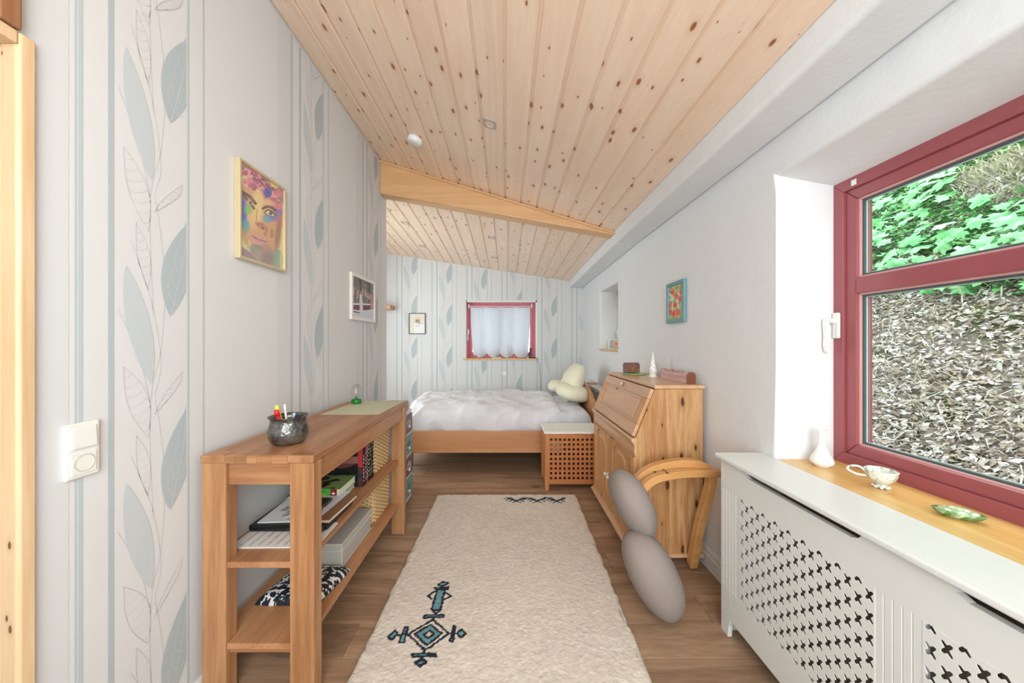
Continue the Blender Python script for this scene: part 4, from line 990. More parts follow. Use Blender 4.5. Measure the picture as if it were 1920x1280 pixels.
MB().box(-1.02, -.78, 1.43, 1.63, .2103, .213).build('pouch_base', plain('navy_cloth', rgb(24, 30, 44), .8), ph)
# ================================================================== DRAWER TOWER
ch = thing('drawer_chest', 'narrow white framed chest with mauve and teal drawers behind the sideboard', 'chest of drawers', (-.95, 2.68, 0))
MB().box(-1.12, -.795, 2.52, 2.852, .03, .757).build('cabinet_body', M['trimwhite'], ch, bevel=.004)
for y in (2.53, 2.815):
    for x in (-1.1, -.825): MB().box(x, x+.03, y, y+.03, 0, .032).build('foot', plain('grey_foot', rgb(120, 130, 120), .5), ch)
mauve = plain('mauve_paint', rgb(128, 110, 118), .5, .1); tealp = plain('teal_paint', rgb(120, 164, 172), .5, .1)
for k, z in enumerate((.585, .415, .245, .075)):
    d = MB().box(-.80, -.785, 2.54, 2.84, z-.005, z+.14).build('drawer', (mauve, tealp)[k % 2], ch, bevel=.003)
    d['label'] = ('mauve drawer front', 'teal drawer front')[k % 2]
    m = MB(); m.lathe([(.0, .0), (.006, 0), (.005, .012), (.013, .018), (.013, .024), (0, .028)], (-.785, 2.69, z+.06), 14, 'X', cap=False); m.build('knob', M['white'], d, smooth=True)
    m = MB()
    for q in range(26):
        a = q*.5; m.tube([(-.7843, 2.74+.045*math.cos(a)*(.3+.03*q), z+.075+.04*math.sin(a)*(.3+.03*q)), (-.7843, 2.74+.045*math.cos(a+.45)*(.3+.03*(q+1)), z+.075+.04*math.sin(a+.45)*(.3+.03*(q+1)))], .0016, 4)
    m.build('scroll_ornament', plain('ornament_pale', rgb(222, 222, 220) if k % 2 == 0 else rgb(70, 110, 116), .6), d)
tag(MB().box(-.98, -.80, 2.56, 2.80, .758, .832).build('lilac_box', plain('lilac_card', rgb(176, 160, 172), .6), bevel=.012, org=(-.9, 2.7, .758)), 'small lilac box on the chest behind the far end of the sideboard', 'box')

# ================================================================== BED
bed = thing('bed', 'pine framed double bed under the back window', 'bed', (-.1, 4.1, 0))
MB().box(-1.06, .93, 3.40, 3.43, .207, .422).build('side_rail', M['bedwood'], bed, bevel=.004)
MB().box(-1.06, .93, 4.80, 4.83, .207, .422).build('side_rail', M['bedwood'], bed, bevel=.004)
MB().box(-1.09, -1.06, 3.40, 4.83, .207, .43).build('foot_rail', M['bedwood'], bed, bevel=.004)
for x in (-1.06, .84):
    for y in (3.60, 4.74): MB().box(x, x+.06, y, y+.06, 0, .3).build('leg', M['bedwood'], bed, bevel=.004)
pr = [(3.39, .10), (3.39, .58)]+[(3.39+1.45*k/20, .585+.27*math.sin(math.pi*k/20)**.75) for k in range(1, 20)]+[(4.84, .58), (4.84, .10)]
MB().prism(pr, 'X', .885, .925).build('headboard', M['bedwood'], bed, bevel=.006)
MB().box(.87, .94, 3.36, 3.43, 0, .60).build('headboard_post', M['bedwood'], bed, bevel=.006)
MB().box(.87, .94, 4.80, 4.87, 0, .60).build('headboard_post', M['bedwood'], bed, bevel=.006)
sl = MB()
for k in range(16): sl.box(-1.03+.12*k, -.96+.12*k, 3.43, 4.80, .26, .28)
sl = sl.build('slats', M['bedwood'], bed); stuff(sl)
cl = plain('bed_linen', rgb(226, 226, 232), .85, .02, .1, 60); shg = plain('grey_sheet', rgb(212, 212, 220), .85, .02, .1, 60)
MB().box(-1.04, .865, 3.45, 4.79, .285, .55).build('mattress', shg, bed, bevel=.07, seg=5, smooth=True)
def blanket(xa, xb, prof, seed, amp, skew=0, na=180, nb=110):
    pr_ = catmull([(p[0], p[1], 0) for p in prof], 12); P = np.zeros((na, nb, 3)); 
    for i in range(na):
        u = i/(na-1)
        for j in range(nb):
            t_ = j/(nb-1)*(len(pr_)-1); k = min(int(t_), len(pr_)-2); f = t_-k; q = pr_[k]*(1-f)+pr_[k+1]*f
            x = xa+(xb-xa)*u; y, z = q.x, q.y
            e = min(1, (u*(xb-xa))/.10); e2 = min(1, ((1-u)*(xb-xa))/.10); e = math.sqrt(max(0, 1-(1-e)**2)); e2 = math.sqrt(max(0, 1-(1-e2)**2))
            top = max(0, (z-.42)/.25); z = .40+(z-.40)*(.35+.65*e)*(.4+.6*e2 if skew else .8+.2*e2)
            n1 = mnoise.noise(Vector((x*2.2+seed, y*2.5, z*3))); n2 = mnoise.noise(Vector((x*6+y*5+seed, y*2, 3+z*4))); rid = 1-abs(mnoise.noise(Vector((x*3.5-y*3, y*3.5+z*2+seed, 8))))*2
            z += (n1*.022+n2*.008+max(0, rid-.6)*.03)*min(1, top)*amp; y += -(n2*.012+max(0, rid-.6)*.02)*(1-min(1, top))*amp
            P[i, j] = (x, y, z)
    return P
prof = [(3.452, .40), (3.437, .46), (3.442, .53), (3.475, .59), (3.56, .632), (3.8, .655), (4.2, .668), (4.6, .65), (4.76, .60), (4.80, .50), (4.80, .40)]
lb = NT('striped_grey_spread'); wv = lb.new('ShaderNodeTexWave', bands_direction='X'); lb.link(lb.coords(rnd=False), wv.inputs[0]); wv.inputs['Scale'].default_value = 5.5
lb.base(lb.mix(lb.ramp(wv.outputs['Fac'], .97, 1.0), rgb(224, 224, 230), rgb(231, 231, 236))); lb.p(Roughness=.85); lb.bump(lb.noise(lb.coords(rnd=False), 60, 3), .12, .006)
tag(MB().grid(blanket(-1.075, .56, prof, 0, 2.0)).build('bedspread', lb.m, smooth=True, solid=-.01, org=(-.2, 4.1, .42)), 'rumpled pale grey bedspread covering the bed', 'bedspread')
prof2 = [(p[0]+.004, min(p[1], .60) if p[1] < .6 else p[1]-.03) for p in prof]
tag(MB().grid(blanket(.38, .868, prof2, 5, 1.5, 1, 70, 110)).build('head_sheet', shg, smooth=True, solid=-.008, org=(.6, 4.1, .42)), 'grey sheet pulled over the head end of the mattress, below the pillows', 'sheet')
cream = plain('cream_cotton', rgb(236, 232, 208), .9, .02, .15, 50)
def pillow(lab, c, ax, seed):
    m = MB(); ellipsoid(m, c, ax, 56, 36, .82, .05, seed, 1.6)
    o = tag(m.build('pillow', cream, smooth=True, org=c), lab, 'pillow', 'cream pillows'); return o
pillow('large cream pillow standing against the bed headboard', (.775, 4.04, .84), [(.125, 0, .06), (0, .27, 0), (.03, 0, .205)], 1)
pillow('plump cream pillow lying beneath the standing one', (.755, 3.93, .74), [(.185, 0, -.035), (0, .27, 0), (.01, 0, .10)], 4)
pillow('small cream pillow lying behind the other two, nearest the back wall', (.69, 4.45, .74), [(.15, 0, 0), (0, .16, 0), (0, 0, .08)], 9)
# ledge behind headboard
ld = thing('boxed_ledge', 'white boxed ledge along the wall behind the bed headboard', 'ledge', (1.1, 4.1, 0))
MB().box(1.03, XR-.03, 3.05, 4.85, 0, .738).build('ledge_front', plain('beige_panel', rgb(222, 218, 206), .6), ld)
MB().box(1.015, XR-.021, 3.05, 4.87, .745, .785).build('ledge_lid', M['trimwhite'], ld, bevel=.004)
MB().box(1.04, XR-.03, 3.06, 4.84, .737, .746).build('gap_shade_strip', M['dark'], ld)  # solid dark strip put in for the shade under the lid
tag(MB().box(1.03, 1.13, 4.25, 4.38, .785, .80).build('wooden_tray', M['bedwood'], bevel=.003, org=(1.08, 4.3, .785)), 'small reddish wooden tray on the white ledge behind the pillows', 'tray')
# ================================================================== LATTICE CRATE
cr_ = thing('lattice_crate', 'square slatted wooden chest with pierced sides at the foot of the pine desk', 'chest', (.58, 3.17, 0))
HX0, HX1, HY0, HY1 = .34, .845, 3.015, 3.36
def lattice(m, plane, t, a0, a1, z0, z1, nx, nz, th, ratio=.5):
    ca, cz = (a1-a0)/nx, (z1-z0)/nz
    sw_ = ca*(1-ratio); sh_ = cz*(1-ratio)
    def bar(b0, b1, c0, c1, o=0):
        if plane == 'Y': m.box(b0, b1, t+o, t+th+o, c0, c1)
        else: m.box(t+o, t+th+o, b0, b1, c0, c1)
    for i in range(nx+1): bar(max(a0, a0+i*ca-sw_/2), min(a1, a0+i*ca+sw_/2), z0, z1)
    for k in range(nz+1): bar(a0, a1, max(z0, z0+k*cz-sh_/2), min(z1, z0+k*cz+sh_/2), .0007)
for i, (x, y) in enumerate(((HX0, HY0), (HX1-.034, HY0), (HX0, HY1-.034), (HX1-.034, HY1-.034))): MB().box(x, x+.034, y, y+.034, 0, .495).build('corner_leg', M['crateZ'], cr_, bevel=.002)
for y in (HY0+.003, HY1-.015):
    m = MB(); lattice(m, 'Y', y, HX0+.034, HX1-.034, .085, .467, 11, 9, .009); m.build('lattice_side', M['crate'], cr_)
    MB().box(HX0+.034, HX1-.034, y-.001, y+.012, .052, .094).build('rail', M['crate'], cr_, bevel=.001); MB().box(HX0+.034, HX1-.034, y-.001, y+.012, .458, .495).build('rail', M['crate'], cr_, bevel=.001)
for x in (HX0+.003, HX1-.015):
    m = MB(); lattice(m, 'X', x, HY0+.034, HY1-.034, .085, .467, 7, 9, .009); m.build('lattice_side', M['crateZ'], cr_)
    MB().box(x-.001, x+.012, HY0+.034, HY1-.034, .052, .094).build('rail', M['crateZ'], cr_, bevel=.001); MB().box(x-.001, x+.012, HY0+.034, HY1-.034, .458, .495).build('rail', M['crateZ'], cr_, bevel=.001)
MB().box(HX0+.01, HX1-.01, HY0+.012, HY1-.012, .055, .065).build('bottom_board', M['crate'], cr_)
MB().box(HX0, HX1, HY0, HY1, .495, .503).build('lid', M['crate'], cr_, bevel=.001)
P = np.zeros((90, 70, 3))
for i in range(90):
    for j in range(70):
        u, v_ = i/89, j/69; x = HX0-.008+(HX1-HX0+.016)*u; y = HY0-.008+(HY1-HY0+.014)*v_
        e = min(u, 1-u, v_, 1-v_); z = .517+.003*mnoise.noise(Vector((x*40, y*40, 0)))-(.016 if e == 0 else (.004 if e < .02 else 0)); x += .004*mnoise.noise(Vector((x*9, y*25, 3))); y += .004*mnoise.noise(Vector((x*25, y*9, 5)))
        P[i, j] = (x, y, z)
tag(MB().grid(P).build('fleece_throw', plain('white_fleece', rgb(234, 234, 228), .95, .03, .5, 90), smooth=True, org=(.58, 3.17, .505)), 'white fleecy mat lying on the lattice crate', 'mat')
tag((lambda m: ellipsoid(m, (.45, 3.12, .36), [(.07, 0, 0), (0, .05, 0), (0, 0, .06)], 24, 16, .8, .3, 2).build('folded_cloth', plain('grey_white_cloth', rgb(200, 200, 206), .9), smooth=True, org=(.45, 3.12, .30)))(MB()), 'pale crumpled cloth seen through the holes of the lattice crate', 'cloth')
tag((lambda m: ellipsoid(m, (.58, 3.18, .185), [(.2, 0, 0), (0, .12, 0), (0, 0, .115)], 24, 16, .7, .2, 5).build('dark_blanket', plain('dark_brown_cloth', rgb(50, 40, 36), .95), smooth=True, org=(.58, 3.18, .066)))(MB()), 'dark folded blanket filling the lattice crate, visible through its holes', 'blanket')

# ================================================================== SECRETARY DESK
dk = thing('secretary_desk', 'waxed pine secretary desk with slanted flap and two arched doors against the white wall', 'desk', (.95, 2.45, 0))
DX0, DX1, DY0, DYE = .757, 1.15, 2.0, 2.91
side = [(DX1, .07), (DX0, .07), (DX0, .74), (.872, 1.03), (DX1, 1.03)]
for y in (DY0, DYE-.02): MB().prism(side, 'Y', y, y+.02).build('side_panel', M['deskside'], dk, bevel=.002)
MB().box(DX1-.008, DX1, DY0+.02, DYE-.02, .07, 1.03).build('back_panel', M['deskside'], dk)
MB().box(DX0+.01, DX1-.01, DY0+.02, DYE-.02, .70, .715).build('inner_board', M['deskfront'], dk)
MB().box(.862, 1.158, DY0-.012, DYE+.012, 1.031, 1.054).build('top_board', M['deskfront'], dk, bevel=.009, seg=3)
# flap in local (along slope v, y): point on slope
A = Vector((DX0-.004, 0, .748)); Bv = Vector((.868, 0, 1.026)); dv = (Bv-A); n_ = Vector((-dv.z, 0, dv.x)).normalized()
def slab(y0, y1, v0, v1, h0, h1):
    P = lambda y, v, h: tuple(A+dv*v+n_*h+Vector((0, y, 0)))
    return MB().hexa([P(y0, v0, h0), P(y1, v0, h0), P(y1, v1, h0), P(y0, v1, h0), P(y0, v0, h1), P(y1, v0, h1), P(y1, v1, h1), P(y0, v1, h1)])
fy0, fy1 = DY0+.012, DYE-.012
fp = slab(fy0+.06, fy1-.06, .22, .80, -.004, .006).build('flap', M['deskfront'], dk, bevel=.001)
slab(fy0, fy1, .0, .24, -.004, .016).build('flap_rail', M['deskfront'], fp, bevel=.003)
slab(fy0, fy1, .79, 1.0, -.004, .016).build('flap_rail', M['deskfront'], fp, bevel=.003)
slab(fy0, fy0+.075, .24, .79, -.004, .016).build('flap_stile', M['deskfrontZ'], fp, bevel=.003)
slab(fy1-.075, fy1, .24, .79, -.004, .016).build('flap_stile', M['deskfrontZ'], fp, bevel=.003)
# raised field with bevelled edges
slab(fy0+.11, fy1-.11, .31, .72, .006, .011).build('raised_field', M['deskfront'], fp, bevel=.004)
c = A+dv*.895+n_*.016+Vector((0, 2.46, 0)); m = MB(); m.tube([c, c+n_*.008, c+n_*.013, c+n_*.02, c+n_*.026], [.006, .005, .014, .015, .006], 16)
m.build('knob', plain('pale_wood_knob', rgb(222, 200, 172), .2), fp, smooth=True)
MB().tube([c-n_*.001, c+n_*.002], .016, 20).build('rosette', M['brass'], fp)
# rail and moulding under flap
MB().box(DX0, DX0+.02, DY0+.02, DYE-.02, .625, .742).build('front_rail', M['deskfront'], dk)
MB().prism([(DX0+.001, .742), (DX0-.022, .742), (DX0-.028, .735), (DX0-.026, .722), (DX0-.016, .712), (DX0-.010, .70), (DX0-.010, .655), (DX0-.004, .648), (DX0-.004, .635), (DX0+.001, .632)], 'Y', DY0-.002, DYE).build('cornice_moulding', M['deskfront'], dk, bevel=.001)
# doors
def door(y0, y1, z0, z1, hinge):
    w_ = y1-y0; fr = .058; m = MB(); x1, x0 = DX0, DX0-.018
    a0, a1, b0 = y0+fr, y1-fr, z0+.07; zs = z1-.125; R = (a1-a0)/2; K = 16
    inner = [(a0, b0), (a1, b0)]+[(( a0+a1)/2+R*math.cos(math.pi*k/K), zs+R*.78*math.sin(math.pi*k/K)**.8 if 0 < k < K else zs) for k in range(K+1)]
    outer = [(y0, z0), (y1, z0)]+[(y1+(y0-y1)*k/K if 4 <= k <= K-4 else (y1 if k < 4 else y0), z1 if 4 <= k <= K-4 else zs+(z1-zs)*(k/4 if k < 4 else (K-k)/4)) for k in range(K+1)]
    # make top outline even
    outer = [(y0, z0), (y1, z0)]
    for k in range(K+1):
        t_ = k/K
        if t_ < .2: outer.append((y1, zs+(z1-zs)*t_/.2))
        elif t_ > .8: outer.append((y0, zs+(z1-zs)*(1-t_)/.2))
        else: outer.append((y1+(y0-y1)*(t_-.2)/.6, z1))
    n = len(inner); vs = [(x0, *p) for p in outer]+[(x0, *p) for p in inner]+[(x0+.010, *p) for p in inner]+[(x1, *p) for p in outer]
    fs = []
    for i in range(n):
        j = (i+1) % n; fs += [(i, j, n+j, n+i), (n+i, n+j, 2*n+j, 2*n+i), (i, 3*n+i, 3*n+j, j)]
    fs.append(tuple(2*n+i for i in range(n)))
    d = m.add(vs, fs).build('door', M['deskfrontZ'], dk)
    cy, cz = (a0+a1)/2, (b0+zs)/2
    f = [(cy+(p[0]-cy)*.80, cz+(p[1]-cz)*.88) for p in inner]; g_ = [(cy+(p[0]-cy)*.68, cz+(p[1]-cz)*.81) for p in inner]
    m = MB(); vs = [(x0+.010, *p) for p in f]+[(x0+.002, *p) for p in g_]; m.add(vs, [(i, (i+1) % n, (i+1) % n+n, i+n) for i in range(n)]+[tuple(n+i for i in range(n))]); m.build('raised_panel', M['deskfrontZ'], d)
    ky = (y1-.028) if hinge == 'near' else (y0+.028); kz = z0+.245; m = MB()
    m.lathe([(.0, 0), (.006, 0), (.005, -.012), (.012, -.018), (.014, -.024), (.009, -.031), (0, -.032)], (x0, ky, kz), 8, 'X', cap=False); m.build('crystal_knob', plain('crystal', rgb(226, 232, 236), .05), d)
    return d
mid = (DY0+DYE)/2
door(DY0+.022, mid-.002, .105, .625, 'near'); door(mid+.002, DYE-.022, .105, .625, 'far')
MB().box(DX0-.012, DX0+.02, DY0+.003, DY0+.02, .105, .63).build('front_stile', M['deskfrontZ'], dk, bevel=.003); MB().box(DX0-.012, DX0+.02, DYE-.02, DYE-.003, .105, .63).build('front_stile', M['deskfrontZ'], dk, bevel=.003)
MB().prism([(DX1, .05), (DX0-.028, .05), (DX0-.036, .058), (DX0-.036, .072), (DX0-.028, .08), (DX0-.016, .084), (DX0-.012, .10), (DX0-.004, .104), (DX0+.02, .104), (DX0+.02, .07), (DX1, .07)], 'Y', DY0-.012, DYE+.012).build('plinth', M['deskfront'], dk)
for y in (DY0+.01, DYE-.05):
    for x in (DX0-.01, DX1-.06): MB().box(x, x+.045, y, y+.045, 0, .051).build('foot', M['deskfrontZ'], dk, bevel=.003)
# ---- things on the desk
ZD = 1.0545
def onD(px, py):
    s = (ZD-1.3)/(643-py); return ((px-950)*s, F*s)
walnut = wood('carved_hardwood', rgb(150, 104, 92), rgb(112, 70, 60), 'Y', 20, 0, rough=.4)
def arch_chest(m, c, w_, l, h, fac=12, rot=0):
    pass
cx, cy = 1.0, 2.74
sc = thing('treasure_box', 'small studded wooden casket with brass lock on the desk top', 'casket', (cx, cy, ZD))
m = MB(); hw, hl = .052, .045
m.prism([(cy-hl, ZD+.012), (cy+hl, ZD+.012), (cy+hl, ZD+.05), (cy-hl, ZD+.05)], 'X', cx-hw, cx+hw); m.build('casket_body', walnut, sc, bevel=.002)
MB().prism([(cy-hl, ZD+.051), (cy+hl, ZD+.051)]+[(cy+hl*math.cos(math.pi*k/10), ZD+.062+.028*math.sin(math.pi*k/10)) for k in range(11)], 'X', cx-hw, cx+hw).build('casket_lid', walnut, sc)
m = MB()
for i in range(7):
    for z in (.02, .044): ellipsoid(m, (cx-hw+.008+i*.0148, cy-hl-.001, ZD+z), [(.0018, 0, 0), (0, .0018, 0), (0, 0, .0018)], 8, 5)
m.box(cx-.014, cx+.014, cy-hl-.003, cy-hl, ZD+.028, ZD+.058); m.build('brass_lock', M['brass'], sc)
x, y = 1.0, 2.65
gb = thing('green_tray', 'flat green leaf shaped tray under the studded casket', 'tray', (x, y, ZD))
MB().lathe([(0, 0), (.075, 0), (.085, .004), (.086, .009), (.078, .010), (.06, .007), (0, .007)], (1.005, 2.70, ZD), 36, sx=1.05, sy=1.15, cap=False).build('tray_body', plain('leaf_green', rgb(150, 206, 120), .25, .1), gb, smooth=True)
sc.location.z += 0; 
x, y = onD(1231, 706.5); x = 1.06
tr = thing('ceramic_tree', 'white ceramic cone tree with small star holes on the desk top', 'ornament', (x, y, ZD))
MB().lathe([(0, 0), (.030, 0), (.031, .004), (.024, .010), (.023, .030), (.030, .034), (.030, .038), (.0, .04)], (x, y, ZD), 28, cap=False).build('tree_foot', plain('cream_ceramic', rgb(238, 236, 226), .25), tr, smooth=True)
MB().lathe([(.029, .038), (.027, .05), (.019, .09), (.011, .13), (.005, .16), (.001, .19)], (x, y, ZD), 28).build('tree_cone', plain('white_ceramic', rgb(240, 240, 236), .25), tr, smooth=True)
m = MB()
for k, (a, z) in enumerate([(-2.0, .13), (-1.5, .10), (-2.4, .085), (-1.2, .065), (-2.2, .055), (-2.8, .05), (-1.7, .075), (-.8, .09), (-3.1, .075)]):
    r = .029*(1-(z-.038)/.155)+.0005; r = np.interp(z, [.038, .05, .09, .13, .16], [.029, .027, .019, .011, .005])+.0003
    ellipsoid(m, (x+r*math.cos(a), y+r*math.sin(a), ZD+z), [(.0026, 0, 0), (0, .0026, 0), (0, 0, .0026)], 8, 5)
m.build('star_hole', M['dark'], tr)
# long incense box
ib = thing('incense_box', 'long pinkish wooden box with rounded carved lid on the near end of the desk', 'box', (1.12, 2.24, ZD))
p0, p1 = Vector((1.118, 2.07, ZD)), Vector((1.108, 2.40, ZD)); dd = (p1-p0).normalized(); nn = Vector((-dd.y, dd.x, 0))*-1
def sect(prof, a, b, m):
    n = len(prof); vs = [p+nn*q[0]+Vector((0, 0, q[1])) for p in (p0+dd*a, p0+dd*b) for q in prof]
    m.add(vs, [tuple(range(n-1, -1, -1)), tuple(range(n, 2*n))]+[(i, (i+1) % n, (i+1) % n+n, i+n) for i in range(n)]); return m
Lb = (p1-p0).length; w2_ = .027
pinkw = wood('pink_limed_wood', rgb(214, 180, 178), rgb(186, 146, 142), 'Y', 20, 0, rough=.4)
sect([(-w2_, 0), (w2_, 0), (w2_, .037), (-w2_, .037)], 0, Lb, MB()).build('box_body', pinkw, ib, bevel=.001)
arc = [(-w2_, .038), (w2_, .038), (w2_, .046)]+[(w2_*math.cos(math.pi*k/12), .046+.023*math.sin(math.pi*k/12)) for k in range(1, 12)]+[(-w2_, .046)]
sect(arc, 0, Lb, MB()).build('box_lid', pinkw, ib)
en = plain('red_brown_end', rgb(128, 74, 56), .4)
sect([(-w2_-.001, 0), (w2_+.001, 0)]+[((w2_+.001)*math.cos(math.pi*k/12), .046+.024*math.sin(math.pi*k/12)) for k in range(13)], -.003, 0, MB()).build('end_cap', en, ib)
sect([(-w2_-.001, 0), (w2_+.001, 0)]+[((w2_+.001)*math.cos(math.pi*k/12), .046+.024*math.sin(math.pi*k/12)) for k in range(13)], Lb, Lb+.003, MB()).build('end_cap', en, ib)
m = MB(); rr = random.Random(3)
for k in range(8):
    a = .05+k*.032
    for q in range(4):
        t1, t2 = rr.uniform(1.9, 2.7), rr.uniform(1.9, 2.7); s1, s2 = a+rr.uniform(0, .018), a+rr.uniform(0, .018)
        f = lambda s_, t_: p0+dd*s_+nn*(-(w2_+.0006)*abs(math.cos(t_)))+Vector((0, 0, .046+.0236*math.sin(t_)))
        m.tube([f(s1, t1), f((s1+s2)/2, (t1+t2)/2), f(s2, t2)], .0014, 5)
m.build('carved_ornament', en, ib)

# ================================================================== KNEELING CHAIR
kc = thing('kneeling_chair', 'bentwood kneeling chair with two grey pebble cushions leaning against the wall', 'chair', (.9, 1.75, 0))
def P3(px, py, s): return ((px-950)*s, F*s, 1.3-(py-643)*s)
bA = [P3(1188, 925, .00284), P3(1197, 898, .00284), P3(1222, 879, .00284), P3(1262, 869, .00284), P3(1298, 868, .00284), P3(1322, 876, .00284), P3(1333, 898, .00286), P3(1322, 945, .00290), P3(1310, 990, .00296), P3(1297, 1058, .00309)]
MB().sweep(catmull(bA, 10), (0, 1, 0), .05, .042).build('rear_runner', M['bentwood'], kc)
bB = [P3(1198, 945, .0027), P3(1206, 915, .0027), P3(1228, 897, .00272), P3(1262, 889, .00274), P3(1300, 886, .00276), P3(1346, 886, .0028)]
MB().sweep(catmull(bB, 10), (0, 1, 0), .045, .036).build('front_runner', M['bentwood'], kc)
MB().tube([P3(1228, 885, .0028), P3(1240, 893, .0027)], .006, 10).build('bolt', plain('purple_black_bolt', rgb(60, 40, 70), .4), kc)
MB().tube([P3(1243, 880, .00282), P3(1252, 888, .0027)], .006, 10).build('bolt', plain('purple_black_bolt2', rgb(60, 40, 70), .4), kc)
MB().sweep([P3(1200, 960, .0028), P3(1212, 1000, .00275), P3(1228, 1040, .0027)], (0, 1, 0), .06, .03).build('cross_bar', M['bentwood'], kc)
wool = NT('grey_felt'); v = wool.coords(rnd=False); n = wool.noise(v, 420, 2, .7); wool.base(wool.mix(n, rgb(126, 114, 108), rgb(166, 154, 148))); wool.p(Roughness=.95); wool.bump(n, .3, .002)
def pebble(c, ang, a, b, d, seed, yaw=0):
    mj = Vector((math.cos(ang), yaw, -math.sin(ang))).normalized()*a; mn = Vector((math.sin(ang), 0, math.cos(ang)))*b; th = Vector((0, 1, 0))*d
    m = MB(); ellipsoid(m, c, [mn, th, mj], 56, 40, .93, .03, seed, 1.3); return m
pebble(P3(1185, 942, .0027), 1.14, .170, .088, .15, 1).build('seat_cushion', wool.m, kc, smooth=True)
pebble(P3(1223, 1074, .00253), 1.12, .208, .108, .15, 3).build('knee_cushion', wool.m, kc, smooth=True)
m = MB(); c = Vector(P3(1185, 942, .0027)); pts = []
# ================================================================== PICTURES
class Canvas:
    def __init__(s, n, m, cx, cy, base):
        s.n, s.m = n, m; s.cx, s.cy = cx, cy; s.C = np.ones((n, m, 3))*np.array(base[:3])
    def put(s, mask, col, al=1.0):
        a = (mask*al)[..., None]; s.C = s.C*(1-a)+np.array(col[:3])*a
    def ell(s, x, y, rx, ry, col, rot=0, soft=.15, al=1.0):
        dx, dy = s.cx-x, s.cy-y; c, k = math.cos(rot), math.sin(rot); r = np.hypot((dx*c+dy*k)/rx, (-dx*k+dy*c)/ry); s.put(np.clip((1-r)/soft+.5, 0, 1), col, al)
    def poly(s, p, col, al=1.0): s.put(inpoly(s.cx, s.cy, p).astype(float), col, al)
    def seg(s, p, w, col, al=1.0):
        d = np.full(s.cx.shape, 1e9)
        for a, b in zip(p[:-1], p[1:]): d = np.minimum(d, dseg(s.cx, s.cy, a, b))
        s.put(np.clip((w-d)/(w*.5)+.5, 0, 1), col, al)
    def mesh(s, name, fn, parent, mat):
        n, m = s.n, s.m; vs = [fn(i/n, j/m) for i in range(n+1) for j in range(m+1)]
        me = bpy.data.meshes.new(name); off = parent.location; fs = [(i*(m+1)+j, (i+1)*(m+1)+j, (i+1)*(m+1)+j+1, i*(m+1)+j+1) for i in range(n) for j in range(m)]
        me.from_pydata([tuple(Vector(v)-off) for v in vs], [], fs); me.materials.append(mat)
        ca = me.color_attributes.new('Col', 'FLOAT_COLOR', 'CORNER'); c = np.concatenate([np.clip(s.C.reshape(-1, 3), 0, 1), np.ones((n*m, 1))], 1)
        ca.data.foreach_set('color', np.repeat(c, 4, axis=0).astype(np.float32).ravel()); me.update()
        o = bpy.data.objects.new(name, me); COL.objects.link(o); o.parent = parent; return o
def gridc(n, m, fn):
    u, v = np.meshgrid((np.arange(n)+.5)/n, (np.arange(m)+.5)/m, indexing='ij'); return fn(u, v)
# portrait
Y0, Y1, Z0, Z1 = F*.00224, F*.00268, 1.668, 2.066
def mp(u, v):
    y = Y0+(Y1-Y0)*u; z = Z1+(Z0-Z1)*v; s = y/F; return (950-1.115/s-430)*5.333, (643-(z-1.3)/s-280)*5.333
n, m_ = 110, 130; cx_, cy_ = gridc(n, m_, mp); K = Canvas(n, m_, cx_, cy_, rgb(228, 214, 150)); rr = random.Random(5)
K.poly([(110, 60), (300, 180), (560, 400), (560, 560), (430, 420), (250, 260), (110, 230)], rgb(150, 120, 110)); K.ell(480, 350, 60, 40, rgb(226, 204, 120))
K.poly([(110, 330), (200, 380), (420, 470), (545, 540), (545, 760), (520, 850), (490, 1000), (430, 1100), (330, 1090), (250, 1000), (200, 880), (150, 780), (112, 600)], rgb(214, 160, 118))
K.poly([(215, 960), (480, 1000), (470, 1180), (300, 1110), (230, 1070)], rgb(176, 152, 140)); K.poly([(105, 950), (200, 1010), (300, 1110), (105, 1060)], rgb(150, 130, 134))
K.ell(500, 1110, 50, 110, rgb(140, 180, 150)); K.ell(530, 1130, 12, 100, rgb(214, 200, 130))
K.ell(300, 560, 60, 200, rgb(240, 214, 140), .1, .8, .9); K.ell(230, 690, 50, 90, rgb(236, 196, 130), 0, .8, .8)
K.ell(140, 600, 45, 170, rgb(60, 100, 190), -.1, .5); K.ell(175, 760, 40, 60, rgb(70, 160, 190), 0, .6); K.ell(200, 600, 40, 50, rgb(110, 190, 90), 0, .8, .8); K.ell(180, 800, 26, 40, rgb(110, 180, 110), 0, .8, .8)
K.ell(510, 620, 45, 90, rgb(130, 100, 170), 0, .7, .9); K.ell(400, 690, 50, 38, rgb(70, 170, 200), 0, .6, .9); K.ell(460, 680, 50, 40, rgb(110, 120, 190), 0, .7, .8); K.ell(520, 720, 30, 70, rgb(214, 120, 100), 0, .8, .7); K.ell(480, 560, 50, 36, rgb(220, 100, 100), 0, .7, .8)
K.seg([(125, 410), (170, 440), (230, 480), (275, 540)], 15, rgb(70, 50, 46)); K.seg([(350, 590), (390, 570), (440, 580), (475, 610)], 13, rgb(80, 60, 50))
K.seg([(150, 450), (190, 500), (240, 560), (260, 590)], 12, rgb(90, 60, 60)); K.ell(220, 530, 34, 18, rgb(200, 170, 160), .7); K.ell(225, 532, 14, 16, rgb(70, 40, 40), 0)
K.ell(420, 640, 52, 26, rgb(226, 220, 190), .35); K.ell(428, 640, 18, 20, rgb(70, 90, 70)); K.seg([(365, 630), (400, 605), (440, 620), (478, 665)], 6, rgb(50, 40, 40)); K.seg([(370, 640), (410, 665), (460, 672)], 4, rgb(80, 60, 50))
